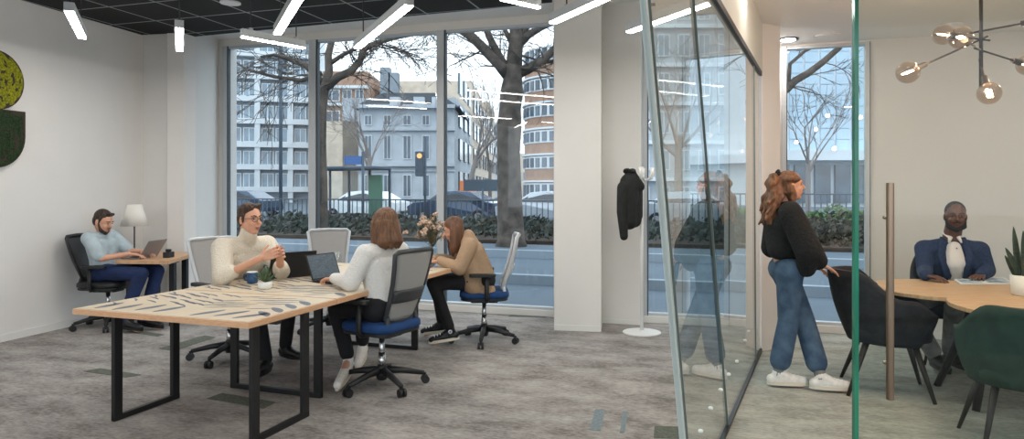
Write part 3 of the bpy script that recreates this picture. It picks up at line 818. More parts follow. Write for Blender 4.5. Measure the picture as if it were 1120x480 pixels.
# buildings behind the right windows
facade('pale_stone_block', 690, 812, 46, -40, 'pale stone block with tall windows seen through the glass partition', 'stone',
       [(x, x+13) for x in (697, 719, 741, 763, 785)], [(2, 22), (38, 62), (80, 104), (122, 146), (164, 186), (204, 226)], 'winl', depth=10, pane_split=2,
       bands=[(y, y+4, .5, 'concw') for y in (28, 70, 112, 154, 194)])
M['towerg'] = mat('pale_tower_glass', (176, 200, 216), .2, spec=.7, var=.10, scale=.3)
cols = [(x, x+14.5) for x in (846, 863, 880, 897, 914, 931, 948, 965)]
th, A, B, dv, n, S, Z = facade('glass_office_tower', 834, 1500, 62, -30, 'pale glass office tower with a square grid behind the meeting room window', 'concw', [], [], 'winl', depth=12)  # facade extended unseen to the right so the partition glass reflects it
for r in range(13):
    for c in cols:
        b = MB(); slab(b, S(c[0]), S(c[1]), Z(20+r*12), Z(9+r*12), -.1, .05, nrm=n); o = b.build('window', M['towerg'] if 'towerg' in M else M['winl'], th, world=True)
b = MB()
slab(b, A, B, Z(176), Z(165), -1.6, 0, nrm=n); b.build('canopy', M['concw'], th, world=True)
for c in (845, 868, 890, 912, 934, 956):
    b = MB(); slab(b, S(c), S(c+17), Z(222), Z(180), -.3, -.05, nrm=n); b.build('shopfront_window', M['winb'], th, world=True)

# bus shelter, signs, lamps ---------------------------------------------------
sb = at(350, 236, 29); sb.z = -.08
t = thing('bus_shelter', sb, AW, 'grey glazed bus shelter with rounded roof behind the middle window, left', 'bus shelter')
b = MB(); b.prism([(0, -.8), (3.0, -.8), (3.0, .8), (0, .8)], 2.35, 2.5); b.build('shelter_roof', M['rail'], t, bevel=.05)
for x in (.05, 1.0, 2.0, 2.95):
    b = MB(); b.box((x, .7, 1.18), (.08, .08, 2.36)); b.build('post', M['rail'], t)
b = MB(); b.box((1.5, .72, 1.2), (2.8, .02, 1.9)); b.build('shelter_glass', M['clear'], t)
b = MB(); b.box((2.6, .1, 1.25), (.6, .12, 1.8)); b.build('poster', M['green'], t)
b = MB(); b.box((1.2, .4, .5), (1.8, .35, .06)); b.build('bench', M['rail'], t)
def pole(px, D, h, label, kind, r=.05):
    p = at(px, 0, D); p.z = -.1
    t = thing(kind[0], p, 0, label, kind[1]); b = MB(); b.tube([p, p+V(0, 0, h)], r, 10); b.build('pole', M['rail'], t, world=True, smooth=True); return t, p
t, p = pole(465, 26, 3.6, 'traffic signal post with an orange lamp before the stone house', ('traffic_signal', 'traffic signal'))
b = MB(); b.box(p+V(-.22, 0, 2.55), (.3, .3, .95)); b.build('signal_head', M['rail'], t, world=True, bevel=.03)
b = MB(); b.ell(p+V(-.2, -.16, 2.85), (.10, .04, .10)); b.build('signal_lens', M['dglow'], t, world=True)
t, p = pole(397, 24, 2.9, 'slim dark bus stop post right of the bus shelter', ('bus_stop_post', 'bus stop post'))
b = MB(); b.box(p+V(-.35, 0, 2.6), (.6, .06, .3)); b.build('sign_plate', M['blue'], t, world=True)
t, p = pole(307, 34, 9.2, 'tall grey street lamp column before the white modern block', ('street_lamp', 'street lamp'), .09)
b = MB(); b.tube([p+V(0, 0, 9.1), p+V(-.8, 0, 9.0), p+V(-1.6, 0, 8.7)], .05, 8); b.tube([p+V(0, 0, 9.1), p+V(.8, 0, 9.3), p+V(1.8, 0, 9.2)], .05, 8); b.build('lamp_arm', M['rail'], t, world=True)
b = MB(); b.ell(p+V(1.9, 0, 9.15), (.4, .18, .1)); b.ell(p+V(-1.7, 0, 8.65), (.4, .18, .1)); b.build('lamp_head', M['concw'], t, world=True, smooth=True)
p = at(528, 0, 24)
t, p = pole(528, 30, 1.6, 'grey street sign board on a post left of the large tree', ('street_sign', 'street sign'))
b = MB(); b.box(p+V(.1, 0, 1.75), (1.9, .06, .5)); b.build('sign_plate', M['asphalt'], t, world=True)
t, p = pole(511, 34, 2.0, 'orange construction barrier sign by the side street', ('barrier_sign', 'street sign'))
b = MB(); b.box(p+V(0, 0, 1.7), (.75, .05, .6)); b.build('sign_plate', M['orange'], t, world=True)

# trees ------------------------------------------------------------------------
def branch(b, p, d, L, r, depth, rnd, up=.05, spread=.55, minr=.006, fork=(2, 3)):
    k = 5; pts = [p]; rr = [r]
    for i in range(k):
        d = (d+V(rnd.gauss(0, .09), rnd.gauss(0, .09), rnd.gauss(0, .08)+up)).normalized()
        p = p+d*L/k; pts.append(p); rr.append(r*(1-.55*(i+1)/k))
        if depth > 0 and i >= 1 and rnd.random() < .6:
            dd_ = (d+V(rnd.gauss(0, spread), rnd.gauss(0, spread), rnd.gauss(0, spread)-.05)).normalized()
            branch(b, p, dd_, L*rnd.uniform(.45, .7), rr[-1]*.55, depth-1, rnd, up, spread, minr, fork)
    b.tube(pts, [max(minr, x) for x in rr], 6 if r < .05 else 10)
    if depth > 0:
        for _ in range(rnd.randint(*fork)):
            dd_ = (d+V(rnd.gauss(0, spread), rnd.gauss(0, spread), rnd.gauss(0, spread))).normalized()
            branch(b, p, dd_, L*rnd.uniform(.55, .8), rr[-1]*.75, depth-1, rnd, up, spread, minr, fork)
def limb(b, pts, D, r0, r1, rnd=None, twigs=0, tw=.8):
    P = [at(x, y, D+(q[0] if q else 0)) for (x, y, *q) in pts]
    n = len(P); R = [r0+(r1-r0)*i/(n-1) for i in range(n)]
    b.tube(P, R, 12)
    for _ in range(twigs):
        i = rnd.randrange(1, n); d = (P[i]-P[i-1]).normalized()
        d2 = (d+V(rnd.gauss(0, .7), rnd.gauss(0, .7), rnd.gauss(0, .7)-.1)).normalized()
        branch(b, P[i]+(P[i-1]-P[i])*rnd.random(), d2, tw*rnd.uniform(.6, 1.3), R[i]*.22, 2, rnd, -.02, .42, .005, (1, 2))
rnd = random.Random(5)
D = 17.5; base = at(559, 0, D); base.z = -.1
t = thing('plane_tree', base, 0, 'large bare plane tree with thick forked trunk behind the right office window', 'tree')
b = MB()
P = [base, base+V(0, 0, .25)]+[at(x, y, D) for x, y in [(558, 235), (557, 200), (556, 165), (557, 140), (558, 118), (560, 100), (561, 85), (563, 72)]]
b.tube(P, [.46, .36, .33, .31, .30, .32, .28, .30, .24, .25], 18)
limb(b, [(562, 78), (563, 60), (565, 42), (564, 25), (566, 5), (566, -25)], D, .22, .12, rnd, 10)
b.build('trunk', M['bark'], t, world=True, smooth=True)
for pts, r0, r1, tw in [([(556, 82), (546, 70), (532, 56), (518, 42), (503, 32), (488, 28), (466, 22), (440, 24)], .17, .05, 22),
                        ([(552, 72), (543, 56), (535, 40), (529, 24), (524, 5), (520, -20)], .11, .05, 10),
                        ([(567, 80), (580, 74), (594, 66), (606, 54), (620, 48), (650, 40)], .15, .06, 12),
                        ([(566, 50), (578, 38), (592, 30), (606, 24), (625, 15)], .12, .05, 12),
                        ([(560, 48), (552, 32), (545, 18), (538, 0)], .07, .03, 8), ([(567, 42), (582, 24), (592, 8), (600, -10)], .07, .03, 8)]:
    b = MB(); limb(b, pts, D, r0, r1, rnd, tw); b.build('branch', M['bark'], t, world=True, smooth=True)
rnd = random.Random(11)
D = 13.0; base = at(353, 0, D); base.z = -.1
t = thing('plane_tree', base, 0, 'bare tree at the left edge of the middle window with a long mossy limb', 'tree')
b = MB(); P = [base]+[at(x, y, D) for x, y in [(352, 240), (352, 200), (351, 160), (352, 120), (355, 95), (360, 78), (359, 60), (364, 40), (360, 10)]]
b.tube(P, [.16, .12, .11, .10, .09, .09, .08, .07, .06, .04], 14); b.build('trunk', M['bark'], t, world=True, smooth=True)
for pts, r0, r1, tw in [([(356, 96), (370, 84), (384, 78), (394, 66), (398, 54), (412, 47), (432, 41), (455, 37), (480, 36)], .09, .03, 26),
                        ([(360, 70), (375, 60), (392, 52), (410, 46)], .05, .02, 12), ([(352, 90), (335, 72), (315, 64), (300, 60), (285, 62)], .07, .02, 14), ([(352, 80), (330, 88), (300, 84), (270, 76), (255, 66)], .05, .015, 14)]:
    b = MB(); limb(b, pts, D, r0, r1, rnd, tw, .7); b.build('branch', M['bark'], t, world=True, smooth=True)
def street_tree(px, D, h, r, seed, label, lean=0, dep=4):
    rnd = random.Random(seed); p = at(px, 0, D); p.z = -.1
    t = thing('street_tree', p, 0, label, 'tree'); b = MB()
    q = p+V(lean, 0, h*.42); b.tube([p, p+V(lean*.4, 0, h*.2), q], [r, r*.85, r*.7], 10); b.build('trunk', M['twig'], t, world=True)
    b = MB()
    for _ in range(5): branch(b, q-V(0, 0, rnd.uniform(0, h*.12)), V(rnd.gauss(0, .5), rnd.gauss(0, .5), .8).normalized(), h*.27, r*.4, dep-1, rnd, .06, .42, .008, (1, 3))
    b.build('branches', M['twig'], t, world=True)
street_tree(404, 36, 8.0, .16, 3, 'bare street tree with fine branches before the stone house')
street_tree(508, 44, 9.0, .2, 8, 'bare twin-stemmed street tree by the side street', .8)
street_tree(536, 62, 9, .18, 9, 'small bare tree far down the side street')
street_tree(742, 28, 9, .2, 12, 'bare tree seen through the glass partition')
street_tree(884, 25, 6.2, .11, 21, 'thin bare tree before the glass office tower', 0, 3)
rnd = random.Random(31); base = at(843, 0, 15); base.z = -.1
t = thing('plane_tree', base, 0, 'bare tree arching its limb across the meeting room window', 'tree')
b = MB(); b.tube([base, at(842, 200, 15), at(838, 140, 15), at(842, 110, 15), at(862, 96, 15)], [.2, .16, .13, .11, .09], 12); b.build('trunk', M['bark'], t, world=True, smooth=True)
b = MB(); limb(b, [(860, 98), (870, 88), (884, 80), (900, 68), (918, 52), (930, 36), (944, 10)], 15, .09, .05, rnd, 6); b.build('branch', M['bark'], t, world=True, smooth=True)
b = MB(); limb(b, [(862, 96), (864, 70), (880, 56), (900, 46), (930, 40)], 15, .05, .02, rnd, 6); b.build('branch', M['bark'], t, world=True, smooth=True)
# ================================================================== long table
TA = math.radians(-19.3)
TU = V(math.cos(TA), math.sin(TA), 0); TV = V(-math.sin(TA), math.cos(TA), 0)
TB = V(-1.45, 3.725, 0); TW = 1.33
def tp(s, t, z=0): return TB-TU*s+TV*t+V(0, 0, z)     # s from the right edge to the left, t along the table
def leafshape(b, c, ang, L, w, z, bend=0.0):
    n = 10; a = V(math.cos(ang), math.sin(ang), 0); e = V(-a.y, a.x, 0); top = []; bot = []
    for i in range(n+1):
        q = i/n; s = (q-.5)*L; k = w*math.sin(PI*min(1, q*.94+.03))**.6
        m = e*(bend*(4*(q-.5)**2))
        top.append(c+a*s+m+e*k/2); bot.append(c+a*s+m-e*k/2)
    P = top+bot[::-1]; N = len(P)
    b.add([p+V(0, 0, z) for p in P], [tuple(range(N))])
def table_top(b, t0, t1, z0, z1):
    c = [tp(0, t0), tp(0, t1), tp(TW, t1), tp(TW, t0)]
    b.mi = 0; b.hexa([v+V(0, 0, z0) for v in c][::-1], [v+V(0, 0, z1-.004) for v in c][::-1])
    g = .012; c = [tp(g, t0+g), tp(g, t1-g), tp(TW-g, t1-g), tp(TW-g, t0+g)]
    b.mi = 1; b.hexa([v+V(0, 0, z1-.004) for v in c][::-1], [v+V(0, 0, z1) for v in c][::-1])
    b.mi = 2
def pattern(b, ta, tb, z):
    rnd = random.Random(3)
    at_ = math.atan2(TV.y, TV.x)
    def ok(t, L): return ta+.05 < t-L/2 and t+L/2 < tb-.05
    for i in range(8):      # fat leaves along the near end
        s = .12+i*.155; t = .165+.02*math.sin(i*1.7)
        if ok(t, .2): leafshape(b, tp(s, t), at_-.2+.5*(s-.65), .22, .062, z, .004)
    for i in range(7):      # fat leaves along the right edge
        s = .09; t = .24+i*.13
        if ok(t, .1): leafshape(b, tp(s+.012*math.sin(i), t), at_+.9, .19, .058, z, .008)
    # nested chevrons of thin strokes
    for k in range(20):
        tc = .10+k*.082; half = .44-.0*k
        for j in range(6):
            for sg in (-1, 1):
                s = .66+sg*(.05+j*.094); t = tc+.20-.045*j-.012*(j % 2)
                if s < .16 or s > TW-.10: continue
                L = .165; an = at_+PI/2-sg*.42
                if ok(t, .08) and (k+j) % 7 != 6 and k % 5 != 4 and t > .32: leafshape(b, tp(s, t), an, L, .022+.009*((k+j) % 3 == 0), z, .008*sg)
    for i in range(16):
        s = TW-.09; t = .22+i*.16
        if ok(t, .12): leafshape(b, tp(s, t), at_+.9, .13, .016, z, .01)
    for i in range(22):
        s = rnd.uniform(.12, 1.2); t = 1.75+rnd.uniform(0, .9)
        if ok(t, .12): leafshape(b, tp(s, t), at_+rnd.uniform(.6, 2.4), .12, .022, z, .006)
def uframe(parent, s0, t0, s1, t1, h=.70, w=.06):
    b = MB(); P, Q = tp(s0, t0), tp(s1, t1); d = (Q-P).normalized(); n = V(-d.y, d.x, 0)
    def leg(R, sgn):
        return slab(b, R-d*(w/2), R+d*(w/2), 0, h, -w/4, w/4, nrm=n)
    leg(P, 1); leg(Q, 1)
    slab(b, P-d*(w/2), Q+d*(w/2), .0, .035, -w/4-.001, w/4+.001, nrm=n); slab(b, P-d*(w/2), Q+d*(w/2), h-.03, h, -w/4-.001, w/4+.001, nrm=n)
    return b.build('leg_frame', M['black'], parent, world=True, bevel=.003)
c = tp(TW/2, .42)
t1 = thing('meeting_desk', c, 0, 'patterned cream desk with plywood edge on black loop legs, nearest section of the long table', 'desk', 'patterned desks in the long table')
b = MB(); table_top(b, 0, .845, .702, .738); pattern(b, 0, .845, .7386); b.build('desk_top', [M['plywood'], M['cream'], M['inkblue']], t1, world=True)
uframe(t1, .105, .17, .105, .64); uframe(t1, TW-.13, .20, TW-.13, .66)
b = MB(); slab(b, tp(.13, .42), tp(TW-.15, .42), .64, .70, -.02, .02, nrm=TV); b.build('cross_beam', M['black'], t1, world=True)
c = tp(TW/2, 1.8)
t2 = thing('meeting_desk', c, 0, 'patterned cream desk where three people sit working, far section of the long table', 'desk', 'patterned desks in the long table')
b = MB(); table_top(b, .85, 2.78, .702, .738); pattern(b, .85, 2.78, .7386); b.build('desk_top', [M['plywood'], M['cream'], M['inkblue']], t2, world=True)
uframe(t2, .27, 1.02, 1.0, 1.02); uframe(t2, .29, 2.52, 1.02, 2.52)
b = MB(); slab(b, tp(.29, 1.02), tp(.29, 2.52), .66, .70, -.02, .02, nrm=TU); slab(b, tp(1.0, 1.02), tp(1.0, 2.52), .66, .70, -.02, .02, nrm=TU); b.build('cross_beam', M['black'], t2, world=True)
TZ = .739
def ontab(px, py, z=TZ): return onz(px, py, z)

# lone desk by the back wall
P4 = [V(-4.10, 6.99, 0), V(-3.52, 6.93, 0), V(-3.66, 7.92, 0), V(-4.24, 7.98, 0)]
t = thing('corner_desk', (-3.88, 7.4, 0), 0, 'small beech-topped desk on black legs in the corner under the white lamp', 'desk')
b = MB(); b.hexa([v+V(0, 0, .70) for v in P4], [v+V(0, 0, .74) for v in P4]); b.build('desk_top', M['beech'], t, world=True, bevel=.003)
for x, y in [(-3.66, 7.3), (-3.72, 7.7), (-4.12, 7.85), (-4.02, 7.12)]:
    b = MB(); b.box((x, y, .35), (.055, .055, .70)); b.build('leg', M['black'], t, world=True)
b = MB(); b.box((-3.9, 7.5, .68), (.4, .05, .04)); b.build('cross_beam', M['black'], t, world=True)

# table lamp with white shade
lp = at(147, 272, 7.68); lp.z = .74
t = thing('table_lamp', lp, 0, 'table lamp with white conical shade on the corner desk', 'table lamp')
b = MB(); b.lathe([(.075, 0), (.075, .012), (.01, .022)], n=24); b.build('lamp_base', M['black'], t, smooth=False)
b = MB(); b.tube([V(0, 0, .01), V(0, 0, .36)], .008, 10); b.build('stem', M['char'], t)
b = MB(); b.lathe([(.145, .315), (.075, .56), (.073, .56), (.143, .315)], n=36); b.build('lamp_shade', M['shade'], t, smooth=True)

# coat stand
cs = onz(702, 364, 0)
t = thing('coat_stand', cs, 0, 'slim white coat stand with round base beside the right window', 'coat stand')
b = MB(); b.lathe([(.19, 0), (.195, .006), (.19, .014), (.03, .022), (.02, .03)], n=48); b.build('round_base', M['whitem'], t, smooth=False)
b = MB(); b.tube([V(0, 0, .02), V(0, 0, 1.70)], .017, 16); b.build('pole', M['whitem'], t, smooth=True)
for k in range(6):
    a = k*PI/3+.2; d = V(math.cos(a), math.sin(a), 0)
    b = MB(); b.tube([V(0, 0, 1.58+.02*(k % 2)), d*.05+V(0, 0, 1.56), d*.10+V(0, 0, 1.58), d*.125+V(0, 0, 1.63), d*.12+V(0, 0, 1.69)], [.013, .013, .013, .013, .017], 10); b.build('hook', M['whitem'], t, smooth=True)

# black jacket hanging from a hook
jc = cs+V(-.12, -.06, 0)
b = MB()
def jz(py): return CH+(HY-py)*6.87/F0
X = lambda px: (px-HX)/F0*6.87
b.cap(V(X(690), 6.85, jz(190)), .055, V(X(682), 6.85, jz(206)), .07)
b.cap(V(X(690), 6.85, jz(190)), .05, V(X(699), 6.85, jz(204)), .055)
b.cap(V(X(688), 6.85, jz(200)), .10, V(X(688), 6.85, jz(242)), .085); b.cap(V(X(694), 6.88, jz(200)), .07, V(X(694), 6.88, jz(241)), .075)
b.cap(V(X(680), 6.80, jz(205)), .06, V(X(679), 6.79, jz(232)), .055); b.cap(V(X(679), 6.79, jz(232)), .055, V(X(681), 6.79, jz(258)), .042)
b.cap(V(X(699), 6.90, jz(205)), .045, V(X(699), 6.90, jz(236)), .045)
t = b.build('hanging_jacket', M['jacketk'], world=True, remesh=.012, sm=2)
tag(t, 'black jacket hanging on the white coat stand', 'jacket')
b = MB(); b.tube([V(X(688)+.05*math.cos(a), 6.84+.045*math.sin(a), jz(187)+.012*math.sin(a*2)) for a in [i*PI/8 for i in range(16)]], .016, 8, closed=True)
b.build('collar', M['jacketk'], t, world=True, smooth=True)

# ================================================================== task chairs
def rrect(w, d, r, n=5):
    pts = []
    for cx, cy, a0 in ((w/2-r, d/2-r, 0), (-w/2+r, d/2-r, PI/2), (-w/2+r, -d/2+r, PI), (w/2-r, -d/2+r, 3*PI/2)):
        for i in range(n+1):
            a = a0+PI/2*i/n; pts.append((cx+r*math.cos(a), cy+r*math.sin(a)))
    return pts
def task_chair(seatm='seatblue', arms=True, hup=1.03, meshm='mesh', framem='char'):
    t = thing('task_chair', (0, 0, 0))
    b = MB()
    b.lathe([(.035, .055), (.045, .09), (.04, .15), (.03, .17)], n=16)
    for k in range(5):
        a = PI/2+k*2*PI/5+.2; d = V(math.cos(a), math.sin(a), 0)
        b.tube([d*.02+V(0, 0, .125), d*.15+V(0, 0, .112), d*.315+V(0, 0, .078)], [.030, .024, .017], 8)
    b.build('star_base', M['plastic'], t, smooth=True)
    for k in range(5):
        a = PI/2+k*2*PI/5+.2; d = V(math.cos(a), math.sin(a), 0); e = V(-d.y, d.x, 0); c = d*.325
        b = MB()
        for s in (-1, 1): b.tube([c+e*s*.008+V(0, 0, .03), c+e*s*.026+V(0, 0, .03)], .03, 16)
        b.tube([c+V(0, 0, .035), c+V(0, 0, .08)], .009, 8); b.box(c+V(0, 0, .055), (.03, .03, .016), a)
        b.build('caster', M['plastic'], t)
    b = MB(); b.tube([V(0, 0, .15), V(0, 0, .40)], [.022, .022], 14); b.tube([V(0, 0, .12), V(0, 0, .26)], .03, 14); b.build('gas_lift', M['chrome'], t, smooth=True)
    b = MB(); b.prism(rrect(.20, .26, .04), .385, .425); b.build('tilt_mechanism', M['plastic'], t)
    b = MB(); b.prism(rrect(.47, .45, .11), .42, .445); b.build('seat_shell', M['plastic'], t, bevel=.006)
    b = MB(); P = rrect(.49, .47, .12, 6); n = len(P); L = []
    for z, k in ((.445, .95), (.455, 1.0), (.485, 1.0), (.505, .94), (.512, .75)): L.append([V(x*k, y*k, z) for x, y in P])
    vs = [p for r in L for p in r]; fs = [tuple(range(n-1, -1, -1)), tuple(range(4*n, 5*n))]
    for r in range(4):
        for i in range(n): fs.append((r*n+i, r*n+(i+1) % n, (r+1)*n+(i+1) % n, (r+1)*n+i))
    b.add(vs, fs); b.build('seat', M[seatm], t, smooth=True)
    def bp(x, z):  # point on the curved backrest, x -1..1, z height
        q = (z-.52)/(hup-.52); wd = .185+.035*q
        return V(x*wd*(.86+.14*q), -.195-.145*q-.02*math.sin(q*PI)+.035*x*x, z)
    ring = [bp(-1, .54), bp(-1, .66), bp(-1, .8), bp(-1, .92), bp(-1, hup-.02), bp(-.85, hup), bp(0, hup+.004), bp(.85, hup), bp(1, hup-.02), bp(1, .92), bp(1, .8), bp(1, .66), bp(1, .54), bp(.8, .515), bp(0, .51), bp(-.8, .515)]
    b = MB(); b.tube(ring, .014, 8, closed=True, flat=1.35)
    b.tube([bp(-.95, .56), V(-.17, -.2, .46), V(-.08, -.1, .41)], [.016, .02, .022], 8); b.tube([bp(.95, .56), V(.17, -.2, .46), V(.08, -.1, .41)], [.016, .02, .022], 8)
    b.build('backrest_frame', M[framem], t, smooth=True)
    b = MB(); b.cloth(lambda u, v: bp((u-.5)*1.96, .52+v*(hup-.525)), 8, 14, .006); b.build('backrest', M[meshm], t, smooth=True)
    b = MB(); b.cloth(lambda u, v: bp((u-.5)*1.9, .66+v*.09)+V(0, -.012, 0), 10, 3, .012); b.build('lumbar_support', M[framem], t, smooth=True)
    b = MB()
    if arms:
        for s in (-1, 1):
            b = MB(); b.tube([V(s*.12, -.02, .415), V(s*.25, -.02, .42), V(s*.275, -.02, .46), V(s*.275, -.02, .66)], [.02, .02, .022, .02], 8, flat=.7)
            ar = b.build('armrest', M['plastic'], t, smooth=True)
            b = MB(); P = [(x+s*.27, y+.02) for x, y in rrect(.075, .25, .03)]; b.prism(P, .655, .685); b.build('arm_pad', M['plastic'], ar, bevel=.006)
    return t
def place(t, x, y, f, label, group='office task chairs'):
    t.location = (x, y, 0); t.rotation_euler = (0, 0, rz_of(*f)); return tag(t, label, 'chair', group)
CH0 = task_chair()
tc1 = place(CH0, -.97, 5.045, (-.87, .49), 'task chair with blue seat and grey mesh back under the woman in the white sweater')
CH2 = task_chair(framem='frame')
tc2 = place(CH2, -.27, 6.55, (-1, -.06), 'task chair with blue seat under the woman in the beige blazer')
tc3 = place(copy_tree(CH2), -2.45, 5.88, (.8, -.6), 'task chair with grey mesh back under the man in the cream turtleneck')
tc4 = place(copy_tree(CH2), -1.90, 7.05, (.28, -.96), 'empty task chair with grey mesh back at the far end of the long table')
CH1 = task_chair(seatm='plastic', meshm='char', framem='plastic', hup=.98)
tc5 = place(CH1, -4.31, 7.22, (1, -.04), 'all-black task chair against the left wall under the man in the light blue shirt')

# ================================================================== shell chairs of the meeting room
def shell_chair(m, legm='woodk', back=.84, arm=.64, name='shell_armchair'):
    t = thing(name, (0, 0, 0))
    b = MB(); P = rrect(.47, .47, .14, 6); n = len(P); L = []
    for z, k in ((.385, .8), (.40, .97), (.44, 1.0), (.47, .97), (.482, .8)): L.append([V(x*k, y*k+.02, z) for x, y in P])
    vs = [p for r in L for p in r]; fs = [tuple(range(n-1, -1, -1)), tuple(range(4*n, 5*n))]
    for r in range(4):
        for i in range(n): fs.append((r*n+i, r*n+(i+1) % n, (r+1)*n+(i+1) % n, (r+1)*n+i))
    b.add(vs, fs); b.build('seat', M[m], t, smooth=True)
    def sh(u, v):
        a = (u-.5)*2*math.radians(128); k = abs(u-.5)*2
        s_ = max(0, min(1, (k-.30)/.42)); s_ = s_*s_*(3-2*s_)
        top = back+(arm-back)*s_
        if k > .82: top -= (k-.82)/.18*.10
        z = .375+(top-.375)*v; r = .225+.055*v+.02*math.sin(PI*v)
        if k < .4: r += .07*v*(1-k/.4)
        x = math.sin(a)*r*1.02; y = -math.cos(a)*r*1.0+.02
        y += .06*k*v
        return V(x, y, z)
    b = MB(); b.cloth(sh, 36, 10, .036); b.build('backrest_shell', M[m], t, smooth=True, subd=0)
    for sx in (-1, 1):
        for sy in (-1, 1):
            b = MB(); b.tube([V(sx*.15, sy*.13+.01, .39), V(sx*.245, sy*.24, 0)], [.022, .011], 10); b.build('leg', M[legm], t, smooth=True)
    return t
k1 = shell_chair('velvk', back=.88, arm=.70)
k1.location = (2.735, 4.96, 0); k1.rotation_euler = (0, 0, rz_of(.93, -.36)); tag(k1, 'black velvet shell chair with slanted legs held by the standing woman', 'chair')
k2 = copy_tree(k1); k2.location = (3.76, 5.82, 0); k2.rotation_euler = (0, 0, rz_of(-.3, -.95)); tag(k2, 'black shell chair behind the meeting table under the man in the blue suit', 'chair')
k1.scale = (1.06, 1.12, 1.0)
k3 = shell_chair('velvg', back=.83, arm=.66)
k3.location = (3.03, 4.07, 0); k3.location = (2.90, 3.86, 0); k3.rotation_euler = (0, 0, rz_of(.34, .94)); tag(k3, 'dark green velvet shell chair with its back to the viewer at the meeting table', 'chair')

# meeting table: one cloud-shaped oak top on black splayed legs
def cloud(discs, n=220):
    cx, cy = 3.55, 4.60; P = []
    for i in range(n):
        a = 2*PI*i/n; d = (math.cos(a), math.sin(a)); best = 0
        for (x, y, r) in discs:
            ox, oy = x-cx, y-cy; bq = ox*d[0]+oy*d[1]; c_ = ox*ox+oy*oy-r*r; disc = bq*bq-c_
            if disc >= 0: best = max(best, bq+math.sqrt(disc))
        P.append((cx+d[0]*best, cy+d[1]*best))
    return P
t = thing('meeting_table', (3.55, 4.6, 0), 0, 'cloud-shaped oak meeting table on black splayed legs', 'table')
C = cloud([(3.22, 5.0, .52), (3.42, 4.18, .62), (4.05, 4.75, .66), (3.7, 4.6, .5)])
b = MB(); b.prism(C, .712, .74); b.build('table_top', M['oak'], t, world=True, bevel=.004)
for a in (0, 1, 2, 3):
    an = a*PI/2+.6; d = V(math.cos(an), math.sin(an), 0); c = V(3.42, 4.72, 0)
    b = MB(); b.tube([c+d*.14+V(0, 0, .712), c+d*.42], [.035, .024], 12); b.build('leg', M['woodk'], t, world=True, smooth=True)

# ================================================================== laptops and small things
def laptop(loc, f, label, open_deg=108, w=.33, d=.22, shellm='plastic', screen='plastic', logo=False):
    """f: from the laptop towards its user"""
    t = thing('laptop', loc, rz_of(-f[0], -f[1]), label, 'laptop')
    b = MB(); b.prism(rrect(w, d, .012), 0, .014); b.build('keyboard_base', M[shellm], t, bevel=.002)
    b = MB()
    for r in range(5):
        for k in range(12): b.box((-w/2+.03+k*(w-.06)/11, .075-r*.02, .0155), (.018, .014, .002))
    b.build('keys', M['plastic'], t)['kind'] = 'stuff'
    b = MB(); b.box((0, -.06, .0146), (.09, .055, .001)); b.build('touchpad', M['char'], t)
    a = math.radians(open_deg); T = Matrix.Translation((0, d/2-.004, .012)) @ Matrix.Rotation(PI-a+PI, 4, 'X')
    T = Matrix.Translation((0, d/2-.004, .012)) @ Matrix.Rotation(-(a-PI/2), 4, 'X')
    b = MB(); b.box((0, 0, .105), (w, .008, .212), T=T); ld = b.build('display_lid', M[shellm], t, bevel=.002)
    b = MB(); b.box((0, -.0046, .108), (w-.022, .001, .188), T=T); b.build('screen', M[screen], ld)
    if logo:
        b = MB(); b.box((-.115, .0046, .178), (.05, .001, .009), T=T @ Matrix.Translation((0, 0, 0))); b.build('lid_badge', M['chrome'], ld)
    return t
lp1 = laptop(ontab(319, 301), (-.80, .60), 'large black laptop, dark lid to the viewer, in front of the man in the turtleneck', 104, .385, .25, logo=True)
lp1.location = (-1.90, 5.70, TZ); lp1.rotation_euler.z = rz_of(.64, -.77)
M['screenw'] = mat('lit_document_screen', (96, 110, 120), .3, c2=(70, 84, 94), scale=40, stretch=(1, 1, 3))
lp2 = laptop((-1.42, 5.13, TZ), (.62, -.78), 'open laptop with grey-blue screen, in front of the woman in the white sweater', 112, .31, .22, screen='screenw')
lp2.location = (-1.40, 5.40, TZ); lp2.rotation_euler.z = rz_of(-.86, .50)
lp3 = laptop((-.86, 6.42, TZ), (1, 0), 'thin laptop lying open before the woman in the beige blazer', 165, .31, .22, shellm='alu')
lp3.rotation_euler.z = rz_of(-1, .05)
lp4 = laptop((-3.98, 7.22, .741), (-1, .1), 'grey laptop seen edge-on on the corner desk', 122, .31, .22, shellm='alu')
b = MB(); b.prism([(x-3.68, y+7.25) for x, y in rrect(.07, .12, .01)], .741, .80); b.box((-3.68, 7.25, .815), (.06, .02, .03))
tag(b.build('desk_box', M['plastic'], world=True, bevel=.004), 'small black box at the right end of the corner desk', 'box')

